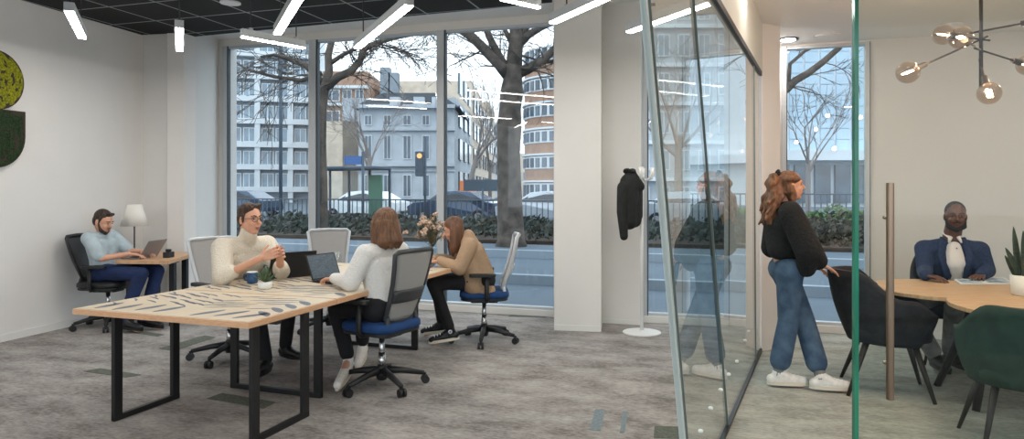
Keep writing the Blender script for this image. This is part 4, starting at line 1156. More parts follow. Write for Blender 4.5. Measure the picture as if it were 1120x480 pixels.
# blue mug and potted succulent on the table
mg = ontab(276, 309.5)
t = thing('mug', mg, 0, 'blue enamel mug on the patterned table beside the succulent pot', 'mug')
b = MB(); b.lathe([(.034, 0), (.040, .005), (.041, .085), (.038, .085), (.036, .01), (.0, .008)], n=28); b.build('cup', M['mug'], t, smooth=True)
b = MB(); b.tube([V(-.038, 0, .07), V(-.062, 0, .066), (-.068, 0, .045), V(-.06, 0, .026), V(-.038, 0, .02)], .006, 8); b.build('handle', M['mug'], t, smooth=True)
b = MB(); b.lathe([(.0405, .083), (.0418, .086), (.0405, .089), (.038, .086)], n=28); b.build('rim', M['whitem'], t, smooth=True)
def succ(loc, label, r=.048, h=.055, sp=26, L=.09):
    t = thing('succulent_pot', loc, 0, label, 'potted plant')
    b = MB(); b.lathe([(r*.82, 0), (r, .008), (r*1.03, h), (r*.93, h), (r*.9, h-.012), (0, h-.012)], n=28); b.build('pot', M['pot'], t, smooth=True)
    b = MB(); b.lathe([(r*.9, h-.014), (0, h-.008)], n=20); b.build('soil', M['soil'], t)
    rnd = random.Random(int(L*1000)); b = MB()
    for i in range(sp):
        a = i*2.4; el = .35+1.1*i/sp; d = V(math.cos(a)*math.cos(el), math.sin(a)*math.cos(el), math.sin(el)); p = V(0, 0, h-.005)
        b.tube([p, p+d*L*.4, p+d*L*.8, p+d*L+V(0, 0, .004)], [.006, .009, .005, .001], 6, flat=.5)
    b.build('leaves', M['leaf'], t, smooth=True)
    return t
succ(ontab(290, 315.5), 'spiky succulent in a low white pot, nearest small thing on the patterned table', .050, .052, 24, .10)
succ(ontab(281, 307)+V(.05, .10, 0), 'small succulent in a white pot just behind the nearest one', .034, .045, 16, .07)
# clear glass on the far part of the table
g = ontab(370, 287)
t = thing('drinking_glass', g, 0, 'clear drinking glass on the table behind the open laptop', 'glass')
b = MB(); b.lathe([(.03, 0), (.034, .11), (.031, .11), (.028, .008), (0, .006)], n=24); b.build('glass_body', M['clear'], t, smooth=True)
# flowers in a glass vase
fv = V(-.93, 6.48, TZ)
fv = at(473, 285, 6.62); fv.z = TZ
t = thing('flower_vase', fv, 0, 'glass vase of pale dried flowers at the far end of the long table', 'vase')
b = MB(); b.lathe([(.045, 0), (.06, .05), (.05, .14), (.038, .19), (.05, .22), (.046, .22), (.034, .19), (.046, .14), (.055, .05), (.0, .008)], n=24); b.build('vase', M['clear'], t, smooth=True)
rnd = random.Random(4); st = MB(); 
for i in range(46):
    a = rnd.uniform(0, 2*PI); el = rnd.uniform(.45, 1.5); L = rnd.uniform(.16, .32)
    d = V(math.cos(a)*math.cos(el), math.sin(a)*math.cos(el), math.sin(el)); p = V(0, 0, .18)
    e = p+d*L; st.tube([V(rnd.uniform(-.02, .02), rnd.uniform(-.02, .02), .02), p+V(0, 0, -.02), p+d*L*.5+V(0, 0, .02), e], .0025, 5)
    if i < 26:
        b = MB()
        for q in range(9): b.ell(e+V(rnd.gauss(0, .012), rnd.gauss(0, .012), rnd.gauss(0, .01)), (.013, .013, .011), n=6, k=4)
        b.build('flower', M['petal'], t)
    else:
        for q in range(9):
            c = e-d*rnd.uniform(0, .12)+V(rnd.gauss(0, .012), rnd.gauss(0, .012), rnd.gauss(0, .012)); w = V(rnd.gauss(0, 1), rnd.gauss(0, 1), rnd.gauss(0, 1)).normalized()
            st.tube([c, c+w*.016, c+w*.034], [.001, .006, .001], 5, flat=.3)
st.build('stems', M['stem'], t)
# snake plant on the meeting table
sp = onz(1119, 323, .741)
t = thing('snake_plant', sp, 0, 'snake plant in a white pot on the meeting table', 'potted plant')
b = MB(); b.lathe([(.06, 0), (.068, .01), (.075, .14), (.068, .14), (.064, .12), (0, .12)], n=30); b.build('pot', M['pot'], t, smooth=True)
for i, (x, y, lx, ly, h, w) in enumerate([(-.03, 0, -.10, -.01, .22, .022), (-.01, -.03, -.035, -.03, .34, .026), (.02, .0, .02, .01, .42, .024), (-.03, .02, -.06, .03, .16, .02), (.03, -.02, .09, 0, .3, .024), (.0, .03, -.0, .06, .36, .024)]):
    b = MB(); P = [V(x+lx*q**1.4, y+ly*q, .11+h*q) for q in (0, .25, .5, .75, .92, 1)]
    b.mi = 0; b.tube(P, [w*.6, w, w*1.05, w*.8, w*.4, .002], 10, flat=.28)
    b.build('leaf', M['leafs'], t, smooth=True)
    b = MB(); b.tube([p+V(w*.0, -.004, 0) for p in P[2:]], [.004, .004, .003, .002], 5)
# magazine spread
A = [onz(x, y, .742) for x, y in ((1043, 306.5), (1050, 311.5), (1109, 311), (1098, 304.5))]
t = thing('magazine', (A[0]+A[2])/2, 0, 'open magazine lying on the meeting table before the seated man', 'magazine')
b = MB(); b.hexa([A[1], A[2], A[3], A[0]], [v+V(0, 0, .009) for v in (A[1], A[2], A[3], A[0])]); b.build('pages', M['paperw'], t, world=True)
b = MB(); mid = [(A[1]+A[2])/2, (A[3]+A[0])/2]
for q in ([A[1], mid[0], mid[1], A[0]], [mid[0], A[2], A[3], mid[1]]):
    c = sum(q, V(0, 0, 0))/4; q = [c+(v-c)*.8 for v in q]; b.hexa([v+V(0, 0, .009) for v in q], [v+V(0, 0, .0098) for v in q])
b.build('printed_picture', M['paper'], t, world=True)
# ================================================================== people
Z = V(0, 0, 1)
def basis(f):
    f = Vector(f).normalized(); r = f.cross(Z).normalized(); u = r.cross(f).normalized(); return r, f, u
def head_shape(B, c, f, s=1.0, neck=None, nr=.052, tilt=0.0):
    r, f, u = basis(f); c = Vector(c)
    if tilt: q = Matrix.Rotation(tilt, 3, f); r = q @ r; u = q @ u
    R = Matrix((r, f, u)).transposed()
    B.ell(c+u*.022*s-f*.008*s, (.074*s, .094*s, .092*s), R, 20, 14)
    B.ell(c+f*.018*s-u*.035*s, (.062*s, .074*s, .082*s), R, 18, 12)
    B.ell(c+f*.056*s-u*.092*s, (.030*s, .026*s, .024*s), R, 12, 8)
    B.cap(c+f*.084*s+u*.012*s, .008*s, c+f*.106*s-u*.022*s, .0125*s)
    for k in (-1, 1):
        B.ell(c+r*k*.074*s-f*.008*s-u*.012*s, (.010*s, .020*s, .030*s), R, 10, 8)
        B.ell(c+r*k*.026*s+f*.084*s+u*.026*s, (.022*s, .010*s, .007*s), R, 10, 6)
        B.ell(c+r*k*.036*s+f*.062*s-u*.03*s, (.022*s, .022*s, .022*s), R, 10, 8)
    B.ell(c+f*.084*s-u*.06*s, (.020*s, .014*s, .014*s), R, 10, 8)
    if neck is not None: B.cap(c-u*.05*s-f*.025*s, nr, neck, nr*1.12)
    return c, r, f, u, R, s
def face(body, H, brow='hairb', lip='lip', glasses=False, ew='eyew'):
    c, r, f, u, R, s = H
    for k in (-1, 1):
        b = MB(); b.ell(c+r*k*.031*s+f*.0790*s+u*.006*s, (.0135*s, .008*s, .0065*s), R, 12, 8); e = b.build('eye', M[ew], body, world=True, smooth=True)
        b = MB(); b.ell(c+r*k*.031*s+f*.0865*s+u*.006*s, (.006*s, .004*s, .006*s), R, 10, 6); o = b.build('iris', M['eye'], e, smooth=True); o.data.transform(Matrix.Translation(-Vector(body.location)))
        b = MB(); b.tube([c+r*k*.012*s+f*.093*s+u*.026*s, c+r*k*.03*s+f*.093*s+u*.032*s, c+r*k*.052*s+f*.078*s+u*.026*s], [.004*s, .0045*s, .002*s], 6); b.build('eyebrow', M[brow], body, world=True)
    b = MB(); b.ell(c+f*.0945*s-u*.057*s, (.021*s, .007*s, .0045*s), R, 12, 6); b.ell(c+f*.0935*s-u*.066*s, (.018*s, .008*s, .006*s), R, 12, 6); b.build('lips', M[lip], body, world=True, smooth=True)
    if glasses:
        b = MB()
        for k in (-1, 1):
            b.tube([c+r*(k*.034+.025*math.cos(a))*s+f*(.106)*s+u*(.004+.020*math.sin(a))*s for a in [i*PI/8 for i in range(16)]], .0022*s, 6, closed=True)
            b.tube([c+r*k*.060*s+f*.104*s+u*.01*s, c+r*k*.080*s+f*.06*s+u*.008*s, c+r*k*.080*s-f*.01*s+u*.002*s], .002*s, 6)
        b.tube([c-r*.009*s+f*.106*s+u*.006*s, c+r*.009*s+f*.106*s+u*.006*s], .002*s, 6)
        b.build('glasses', M['glassk'], body, world=True)
def hand(B, w, d, pn, thumb, curl=.35, s=1.0, spread=.06):
    """w wrist, d towards the fingers, pn palm normal (side the fingers curl to), thumb: direction the thumb leaves"""
    w = Vector(w); d = Vector(d).normalized(); pn = (Vector(pn)-d*Vector(pn).dot(d)).normalized(); th = Vector(thumb); th = (th-d*th.dot(d)-pn*th.dot(pn)).normalized()
    L = [.040, .046, .043, .034]
    for i in range(4):
        o = th*(.029-.0195*i)*s; kn = w+d*(.082-.004*abs(i-1))*s+o*1.08
        B.cap(w+o*.55+d*.005*s, .0135*s, kn, .0115*s, 8)
        dd = (d+th*(spread*(1.5-i))).normalized(); p = kn; a = curl*.6; l = L[i]*s
        for j, (k, r) in enumerate(((1, .0092), (.68, .0082), (.55, .0074))):
            v = dd*math.cos(a)+pn*math.sin(a); q = p+v*l*k; B.cap(p, r*s, q, (r-.0007)*s, 8); p = q; a += curl
    B.ell(w+d*.045*s+pn*.004*s, (.03*s, .03*s, .016*s), Matrix((th, d, pn)).transposed(), 10, 8)
    p = w+d*.018*s+th*.026*s; v = (d*.62+th*.72+pn*.25).normalized(); q = p+v*.042*s; B.cap(p, .013*s, q, .0105*s, 8)
    v2 = (d*.85+th*.38+pn*.3).normalized(); B.cap(q, .0105*s, q+v2*.036*s, .008*s, 8)
def limbc(B, pts, rs):
    for i in range(len(pts)-1): B.cap(pts[i], rs[i], pts[i+1], rs[i+1])
def body_of(J, skin, label, hands, H, s=1.0):
    B = MB(); Hs = head_shape(B, H['c'], H['f'], H.get('s', 1.0), J['neck'], H.get('nr', .052), H.get('tilt', 0))
    ch, pv = Vector(J['chest']), Vector(J['pelvis'])
    sr, sl = Vector(J['sr']), Vector(J['sl']); hr, hl = Vector(J['hr']), Vector(J['hl'])
    B.cap(J['neck'], .05, ch-V(0, 0, .03), .085); B.cap(ch-V(0, 0, .03), .09, pv, .09); B.cap(sr, .042, sl, .042); B.cap(hr, .075, hl, .075)
    limbc(B, [J['sr'], J['er'], J['wr']], [.042, .034, .026]); limbc(B, [J['sl'], J['el'], J['wl']], [.048, .038, .026])
    limbc(B, [J['hr'], J['kr'], J['ar']], [.068, .044, .032]); limbc(B, [J['hl'], J['kl'], J['al']], [.068, .044, .032])
    for a, t in (('ar', 'tr'), ('al', 'tl')): B.cap(J[a], .034, Vector(J[t])+V(0, 0, .0), .026); B.cap(Vector(J[a])-V(0, 0, .04), .03, J[t], .026)
    for h in hands: hand(B, **h)
    o = B.build('person', M[skin], world=True, remesh=.0055, sm=2, org=(pv.x, pv.y, 0))
    tag(o, label, 'person'); return o, Hs
def garment(body, name, m, parts, vox=.010, sm=3, child=None):
    B = MB()
    for p in parts:
        if p[0] == 'c': B.cap(p[1], p[2], p[3], p[4], 14)
        else: B.ell(p[1], p[2], p[3] if len(p) > 3 else None)
    return B.build(name, M[m], body, world=True, remesh=vox, sm=sm)
def sleeve(p, rs):
    return [('c', p[i], rs[i], p[i+1], rs[i+1]) for i in range(len(p)-1)]
def torso(J, rc=.135, rw=.125, rh=.14, rs=.066, nk=.062, sw=.9):
    ch, pv = Vector(J['chest']), Vector(J['pelvis']); sr, sl = Vector(J['sr']), Vector(J['sl']); w = ch*.45+pv*.55
    q = (sr-sl).normalized(); wd = (sr-sl).length/2; nb = Vector(J['neck'])
    out = [('c', sr, rs, sl, rs), ('c', nb-V(0, 0, .03), nk, ch, rc*.8), ('c', nb-V(0, 0, .045), nk*.85, sr, rs*.85), ('c', nb-V(0, 0, .045), nk*.85, sl, rs*.85)]
    for k in (-1, 1):
        out += [('c', ch+q*k*wd*.42, rc*.82, w+q*k*wd*.30, rw*.85), ('c', w+q*k*wd*.30, rw*.85, pv+q*k*wd*.38, rh*.8)]
    out += [('c', ch-q*wd*.4, rc*.85, ch+q*wd*.4, rc*.85)]
    return out
def shoe(body, a, t, m='sneaker', sole='sole', L=.27, low=False, star=False):
    """ankle point a, toe point t; the shoe runs between with its heel below the ankle"""
    a, t = Vector(a), Vector(t); d = (t-a); d.z = 0; d.normalize(); v = (t-a)
    heel = a-d*.045; drop = .075
    up = V(0, 0, 1)
    h0 = heel-up*drop; t0 = V(t.x, t.y, t.z)+d*.02
    ax = (t0-h0).normalized(); sd = ax.cross(up).normalized(); nz = sd.cross(ax)
    B = MB(); B.cap(h0+nz*.035, .036, h0+ax*.12+nz*.038, .040); B.cap(h0+ax*.12+nz*.038, .040, t0+nz*.026, .032); B.cap(a-up*.01, .040, h0+ax*.06+nz*.045, .040); B.cap(a+up*.005, .041, h0+ax*.13+nz*.04, .036)
    o = B.build('shoe', M[m], body, world=True, remesh=.007, sm=2)
    b = MB(); n = 18; L_ = (t0-h0).length
    P = [h0+ax*(L_*.5+ (L_*.5+.036)*math.cos(i*2*PI/n))+sd*(.043 if i < n else 0)*math.sin(i*2*PI/n)*1.0 for i in range(n)]
    k = len(P); b.add([p-nz*.006 for p in P]+[p+nz*.020 for p in P], [tuple(range(k-1, -1, -1)), tuple(range(k, 2*k))]+[(i, (i+1) % k, k+(i+1) % k, k+i) for i in range(k)])
    so = b.build('sole', M[sole], o, smooth=False); so.data.transform(Matrix.Translation(-Vector(body.location)))
    if not low:
        b = MB()
        for i in range(4):
            c = h0+ax*(.11+.028*i)+nz*(.082-.006*i); b.tube([c-sd*.028-nz*.01, c, c+sd*.028-nz*.01], .004, 6)
        la = b.build('laces', M['white'], o); la.data.transform(Matrix.Translation(-Vector(body.location)))
    if star:
        b = MB(); c = a-up*.0+d*.0; q = star; q = Vector(q).normalized(); e = q.cross(up).normalized()
        ring = [c+q*.043+e*.019*math.cos(i*PI/8)+up*.019*math.sin(i*PI/8) for i in range(16)]; b.add(ring+[p-q*.006 for p in ring], [tuple(range(16)), tuple(range(31, 15, -1))]+[(i, (i+1) % 16, 16+(i+1) % 16, 16+i) for i in range(16)])
        st_ = b.build('ankle_patch', M['white'], o); st_.data.transform(Matrix.Translation(-Vector(body.location)))
        b = MB(); S5 = [c+q*.0445+(e*math.cos(PI/2+i*PI/5)+up*math.sin(PI/2+i*PI/5))*(.014 if i % 2 == 0 else .006) for i in range(10)]
        b.add(S5+[p-q*.002 for p in S5], [tuple(range(10)), tuple(range(19, 9, -1))]+[(i, (i+1) % 10, 10+(i+1) % 10, 10+i) for i in range(10)])
        s5 = b.build('star', M['blue'], o); s5.data.transform(Matrix.Translation(-Vector(body.location)))
    return o
def strands(body, name, m, S, vox=.007, sm=2, extra=()):
    B = MB()
    for pts, rs in S:
        n = len(pts)
        if not isinstance(rs, (list, tuple)): rs = [rs]*n
        for i in range(n-1): B.cap(pts[i], rs[i], pts[i+1], rs[i+1], 8)
    for e in extra: B.ell(*e)
    return B.build(name, M[m], body, world=True, remesh=vox, sm=sm)
def trousers(J, rt=.088, rk=.068, ra=.058, hr=.115, end=.0):
    out = []
    for a, b_, c in (('hr', 'kr', 'ar'), ('hl', 'kl', 'al')):
        A, K = Vector(J[a]), Vector(J[b_]); Q = Vector(J[c]); e = K+(Q-K)*(1-end)
        out += [('c', A, rt*1.1, K, rk), ('c', K, rk, e, ra)]
    out += [('c', J['hr'], hr, J['hl'], hr)]
    return out
def frame_j(pelvis, f, hipw=.09, shw=.19, **kw):
    return kw
def right_of(f): f = Vector((f[0], f[1], 0)).normalized(); return V(f.y, -f.x, 0)

# ---- man in the light blue shirt at the corner desk
f = V(1, -.06, 0); R_ = right_of(f)
J = dict(pelvis=V(-4.32, 7.20, .63), chest=V(-4.36, 7.18, .88), neck=V(-4.32, 7.16, 1.03))
J['sr'] = V(-4.37, 7.17, .96)+R_*.17; J['sl'] = V(-4.35, 7.17, .96)-R_*.17
J['hr'] = J['pelvis']+R_*.09-V(0, 0, .03); J['hl'] = J['pelvis']-R_*.09-V(0, 0, .03)
J['kr'] = V(-3.82, 6.98, .60); J['kl'] = V(-3.78, 7.22, .60); J['ar'] = V(-4.00, 6.95, .13); J['al'] = V(-3.86, 7.10, .13)
J['tr'] = V(-3.83, 6.93, .03); J['tl'] = V(-3.68, 7.06, .03)
J['er'] = V(-4.20, 6.92, .76); J['wr'] = V(-3.98, 7.02, .80); J['el'] = V(-4.14, 7.33, .80); J['wl'] = V(-3.97, 7.26, .80)
hd = dict(c=at(113, 242, 7.12), f=(.93, -.18, -.34), nr=.055)
P1, H = body_of(J, 'skin', 'bearded man in a light blue shirt and jeans typing at the corner desk',
    [dict(w=J['wr'], d=(.95, .35, -.10), pn=(0, 0, -1), thumb=(.1, .9, 0), curl=.35), dict(w=J['wl'], d=(.95, -.2, -.1), pn=(0, 0, -1), thumb=(0, -1, 0), curl=.35)], hd)
face(P1, H)
garment(P1, 'shirt', 'shirtblue', torso(J, .125, .125, .135, .07, .06)+sleeve([J['sr'], J['sr']+(J['er']-J['sr'])*.85], [.075, .066])+sleeve([J['sl'], J['sl']+(J['el']-J['sl'])*.85], [.075, .066]))
garment(P1, 'jeans', 'denimd', trousers(J))
c, r, fw, u, R, s = H
strands(P1, 'hair', 'hairb', [([c+u*.085+fw*.03+r*k*.02, c+u*.102+fw*.068+r*k*.025], [.024, .016]) for k in (-1, 0, 1)]+[([c+r*k*.070+u*.04+fw*.015, c+r*k*.071-u*.02+fw*.012], [.014, .008]) for k in (-1, 1)], extra=[(c+u*.045-fw*.020, (.080, .092, .084), R), (c+u*.0-fw*.05, (.076, .058, .08), R)])
strands(P1, 'beard', 'hairb', [([c+r*k*.060+fw*.012-u*.03, c+r*k*.050+fw*.045-u*.082, c+fw*.068-u*.105], [.012, .019, .022]) for k in (-1, 1)]+[([c-r*.022+fw*.094-u*.046, c+fw*.1-u*.043, c+r*.022+fw*.094-u*.046], .006)], vox=.005)
for a, t_ in (('ar', 'tr'), ('al', 'tl')): shoe(P1, J[a], J[t_], 'shoek', 'shoek', low=True)

# ---- man in the cream turtleneck
f = V(.78, -.62, 0); R_ = right_of(f)
J = dict(pelvis=V(-2.40, 5.82, .63), chest=V(-2.20, 5.56, .90), neck=V(-2.15, 5.50, 1.08))
J['sr'] = V(-2.185, 5.52, 1.005)+R_*.19; J['sl'] = V(-2.165, 5.50, 1.005)-R_*.19
J['hr'] = J['pelvis']+R_*.09-V(0, 0, .03); J['hl'] = J['pelvis']-R_*.09-V(0, 0, .03)
J['kr'] = V(-2.04, 5.38, .57); J['kl'] = V(-1.86, 5.68, .57); J['ar'] = onz(291, 395, .11); J['al'] = onz(312, 379, .11)
J['tr'] = J['ar']+V(-.02, -.17, -.075); J['tl'] = J['al']+V(.13, -.10, -.075)
J['er'] = V(-2.23, 5.22, .80); J['wr'] = V(-1.90, 5.14, .95); J['el'] = V(-1.90, 5.56, .80); J['wl'] = V(-1.80, 5.24, .96)
hd = dict(c=at(273.5, 239.5, 5.42), f=(.84, -.54, -.02), nr=.056, s=1.04)
P2, H = body_of(J, 'skin', 'man in glasses and a cream turtleneck sweater gesturing at the long table',
    [dict(w=J['wr'], d=(.85, .1, .35), pn=(.2, .9, .1), thumb=(-.3, 0, 1), curl=.3), dict(w=J['wl'], d=(.5, -.65, .25), pn=(-.6, -.5, -.2), thumb=(-.2, 0, 1), curl=.35)], hd)
face(P2, H, 'hairm', 'lip', True)
c, r, fw, u, R, s = H
garment(P2, 'turtleneck_sweater', 'knit', torso(J, .145, .145, .15, .082, .07)+sleeve([J['sr'], J['er'], J['er']+(J['wr']-J['er'])*.22], [.085, .078, .060])+sleeve([J['sl'], J['el'], J['el']+(J['wl']-J['el'])*.3], [.085, .075, .058])+[('c', c-u*.105-fw*.018, .064, J['neck']-V(0, 0, .02), .078)])
garment(P2, 'trousers', 'trousk', trousers(J, .085, .066, .054, .11, .05))
rnd = random.Random(2)
strands(P2, 'hair', 'hairm', [([c+u*.07+fw*.02+r*rnd.uniform(-.06, .06), c+u*(.085+rnd.uniform(0, .03))+fw*rnd.uniform(.02, .07)+r*rnd.uniform(-.07, .07)], [.028, .018]) for _ in range(14)]+[([c+r*k*.075+u*.04+fw*.015, c+r*k*.075-u*.02+fw*.012], [.016, .009]) for k in (-1, 1)], extra=[(c+u*.052-fw*.022, (.086, .094, .084), R), (c+u*.005-fw*.05, (.080, .060, .085), R)])
if 0: strands(P2, 'stubble_beard', 'hairm', [([c+r*k*.058*s+fw*.018*s-u*.045*s, c+r*k*.045*s+fw*.048*s-u*.088*s, c+fw*.064*s-u*.104*s], [.005, .009, .012]) for k in (-1, 1)], vox=.004)
for a, t_ in (('ar', 'tr'), ('al', 'tl')): shoe(P2, J[a], J[t_], 'shoek', 'shoek', low=True)

# ---- woman in the white sweater, back to the viewer
f = V(-.8, .6, 0); R_ = right_of(f)
J = dict(pelvis=V(-.93, 5.02, .63), chest=V(-.985, 5.06, .90), neck=V(-.98, 5.07, 1.09))
J['sr'] = V(-.96, 5.06, 1.0)+R_*.165; J['sl'] = V(-.97, 5.06, 1.0)-R_*.165
J['hr'] = J['pelvis']+R_*.085-V(0, 0, .03); J['hl'] = J['pelvis']-R_*.085-V(0, 0, .03)
J['kr'] = V(-1.22, 5.42, .56); J['kl'] = V(-1.34, 5.16, .56); J['ar'] = onz(397, 377, .16); J['al'] = onz(381, 393, .15)
J['tr'] = onz(392, 400, .03); J['tl'] = onz(370, 424, .025)
J['el'] = V(-1.16, 4.87, .80); J['wl'] = V(-1.345, 5.13, .795); J['er'] = V(-1.00, 5.40, .80); J['wr'] = V(-1.24, 5.46, .795)
hd = dict(c=at(421, 245, 5.07), f=(-.80, .55, -.12), s=.97, nr=.045)
P3, H = body_of(J, 'skin', 'woman with shoulder-length brown hair and white sweater seen from behind at her laptop',
    [dict(w=J['wl'], d=(-.75, .65, -.08), pn=(0, 0, -1), thumb=(.6, .7, 0), curl=.35), dict(w=J['wr'], d=(-.95, .2, -.08), pn=(0, 0, -1), thumb=(-.1, -.9, 0), curl=.35)], hd)
face(P3, H, 'hairm', 'lip')
garment(P3, 'sweater', 'whiteknit', torso(J, .125, .125, .14, .072, .062)+sleeve([J['sr'], J['er'], J['wr']], [.074, .066, .042])+sleeve([J['sl'], J['el'], J['wl']], [.074, .070, .042]))
garment(P3, 'trousers', 'trousk', trousers(J, .09, .066, .056, .12, .12))
c, r, fw, u, R, s = H
S = []
for i in range(26):
    a = math.radians(-118+i*236/25); o = -fw*math.cos(a)*.088+r*math.sin(a)*.086
    flare = 1.0+.22*math.sin(i*1.3)*.5
    S.append(([c+u*.07+o*.6, c+u*.01+o*1.02, c-u*.07+o*1.10, c-u*.135+o*1.16*flare, c-u*(.175+.012*math.sin(i*2.1))+o*1.0], [.03, .022, .021, .019, .010]))
strands(P3, 'hair', 'haira', S, extra=[(c+u*.045-fw*.015, (.083, .098, .084), R)]).data.materials[0] = M['hairm2'] if 'hairm2' in M else mat('chestnut_hair', (112, 76, 50), .45, var=.4, scale=50, stretch=(1, 1, .15), bump=.8, bscale=80)
shoe(P3, J['ar'], J['tr']); shoe(P3, J['al'], J['tl'])

# ---- woman in the beige blazer
f = V(-1, -.06, 0); R_ = right_of(f)
J = dict(pelvis=V(-.27, 6.52, .63), chest=V(-.37, 6.50, .87), neck=V(-.45, 6.50, 1.01))
J['sr'] = V(-.41, 6.5, .94)+R_*.165; J['sl'] = V(-.41, 6.5, .94)-R_*.165
J['hr'] = J['pelvis']+R_*.085-V(0, 0, .03); J['hl'] = J['pelvis']-R_*.085-V(0, 0, .03)
J['kr'] = V(-.74, 6.62, .57); J['kl'] = V(-.74, 6.34, .59); J['ar'] = V(-.70, 6.75, .13); J['al'] = V(-.575, 6.38, .135)
J['tr'] = V(-.86, 6.75, .03); J['tl'] = V(-.73, 6.36, .03)
J['el'] = V(-.485, 6.27, .735); J['wl'] = V(-.67, 6.36, .80); J['er'] = V(-.56, 6.70, .76); J['wr'] = V(-.74, 6.58, .80)
hd = dict(c=at(496, 251, 6.50), f=(-.92, -.16, -.34), s=.97, nr=.045)
P4_, H = body_of(J, 'skin', 'woman with long auburn hair and a beige blazer bent over her laptop',
    [dict(w=J['wl'], d=(-.95, .1, -.12), pn=(0, 0, -1), thumb=(0, 1, 0), curl=.35), dict(w=J['wr'], d=(-.9, -.2, -.12), pn=(0, 0, -1), thumb=(0, -1, 0), curl=.35)], hd)
face(P4_, H, 'haira', 'lip')
bz = torso(J, .13, .13, .135, .075, .072)+[('c', J['neck']+V(.03, 0, .015), .062, J['chest'], .10)]+sleeve([J['sr'], J['er'], J['wr']], [.078, .064, .046])+sleeve([J['sl'], J['el'], J['wl']], [.078, .066, .046])
bz += [('c', J['chest']+V(-.02, -.05, -.05), .12, V(-.36, 6.38, .56), .10), ('c', J['chest']+V(-.02, .05, -.05), .12, V(-.36, 6.62, .56), .10), ('c', V(-.36, 6.40, .54), .09, V(-.24, 6.40, .50), .09)]
bzo = garment(P4_, 'blazer', 'blazer', bz)
b = MB(); b.ell(at(511, 308, 6.24), (.009, .005, .009)); b.build('button', M['plastic'], bzo).data.transform(Matrix.Translation(-Vector(P4_.location)))
garment(P4_, 'trousers', 'trousk', trousers(J, .085, .064, .05, .11, .10))
c, r, fw, u, R, s = H
S = []
for i in range(24):
    a = math.radians(-104+i*208/23); o = -fw*math.cos(a)*.086+r*math.sin(a)*.084
    q = c+u*.01+o*1.03; dn = V(0, 0, -1)
    S.append(([c+u*.075+o*.55, q, q+dn*.09+o*.12, q+dn*.17+o*.2+V(.01*math.sin(i), 0, 0), q+dn*(.235+.02*math.sin(i*1.7))+o*.1], [.028, .020, .019, .017, .008]))
strands(P4_, 'hair', 'haira', S, extra=[(c+u*.045-fw*.02, (.083, .096, .084), R)])
shoe(P4_, J['al'], J['tl'], 'shoek', 'sole', star=(-.1, -1, 0)); shoe(P4_, J['ar'], J['tr'], 'shoek', 'sole', star=(.1, 1, 0))

# ---- standing woman
f = V(.98, -.05, 0); R_ = right_of(f)
J = dict(pelvis=V(2.07, 5.10, .90), chest=V(2.04, 5.10, 1.20), neck=V(2.06, 5.10, 1.385))
J['sr'] = V(2.04, 5.10, 1.30)+R_*.17; J['sl'] = V(2.04, 5.10, 1.30)-R_*.17
J['hr'] = V(2.06, 5.10, .86)+R_*.09; J['hl'] = V(2.07, 5.10, .86)-R_*.09
J['kr'] = V(2.06, 5.04, .49); J['kl'] = V(2.21, 5.12, .49)
J['ar'] = onz(855, 407, .10); J['al'] = onz(890, 406, .10)
J['tr'] = onz(876, 422, .025); J['tl'] = onz(909, 424, .025)
J['ar'] = V(1.98, 5.04, .10); J['tr'] = V(2.14, 5.02, .025); J['al'] = V(2.25, 4.93, .10); J['tl'] = V(2.41, 4.90, .025)
J['er'] = V(2.13, 4.86, 1.03); J['wr'] = V(2.26, 4.96, .925); J['el'] = V(2.15, 5.33, 1.04); J['wl'] = V(2.30, 5.22, .91)
hd = dict(c=at(864, 202.5, 5.10), f=(.97, -.06, .03), s=.97, nr=.045)
P5, H = body_of(J, 'skin', 'standing woman in black top and blue jeans with hand on the black chair',
    [dict(w=J['wr'], d=(.86, .12, -.42), pn=(-.3, .1, -.9), thumb=(.1, .9, .1), curl=.22, spread=.12), dict(w=J['wl'], d=(.8, -.2, -.5), pn=(-.3, 0, -.9), thumb=(0, -1, 0), curl=.25)], hd)
face(P5, H, 'hairm', 'lip')
J5 = dict(J); J5['pelvis'] = V(2.05, 5.10, 1.03)
tp5 = torso(J5, .125, .11, .11, .070, .055)
tp5 += sleeve([J['sr'], J['er'], J['er']+(J['wr']-J['er'])*.75], [.085, .098, .072])+sleeve([J['sl'], J['el'], J['el']+(J['wl']-J['el'])*.75], [.085, .098, .072])
tp5 += [('c', V(2.02, 5.1, 1.2), .12, V(1.985, 5.04, 1.03), .085), ('c', V(2.02, 5.1, 1.2), .12, V(1.985, 5.16, 1.03), .085), ('c', V(2.08, 5.1, 1.15), .12, V(2.11, 5.04, 1.01), .085), ('c', J['er'], .09, V(2.14, 4.92, .90), .07)]
garment(P5, 'black_top', 'blackknit', tp5)
jn = trousers(J, .090, .076, .078, .108, .25)
garment(P5, 'jeans', 'denim', jn)
for a in ('ar', 'al'):
    b = MB(); b.cap(Vector(J[a])+(Vector(J['k'+a[1]])-Vector(J[a]))*.22, .038, Vector(J[a]), .040); b.build('sock', M['sock'], P5, world=True, smooth=True)
c, r, fw, u, R, s = H
S = []; rnd = random.Random(6)
for i in range(34):
    a = math.radians(-120+i*240/33); o = -fw*math.cos(a)*.084+r*math.sin(a)*.078
    S.append(([c+u*.085-fw*.0+o*.35, c+u*.045+o*1.0, c+u*.03-fw*.085+r*rnd.uniform(-.02, .02)], [.022, .018, .018]))
for i in range(40):      # long wavy hair behind the shoulders
    o = -fw*rnd.uniform(.03, .12)+r*rnd.uniform(-.075, .075); L = rnd.uniform(.16, .30)
    p0 = c-u*.0-fw*.045+o*.4; w = rnd.uniform(0, 6)
    S.append(([p0]+[p0+o*(.3+.55*q)-u*L*q-fw*.02*q+(r*math.sin(w+q*9)+fw*math.cos(w+q*9))*.015 for q in (.25, .5, .75, 1)], [.022, .020, .018, .016, .009]))
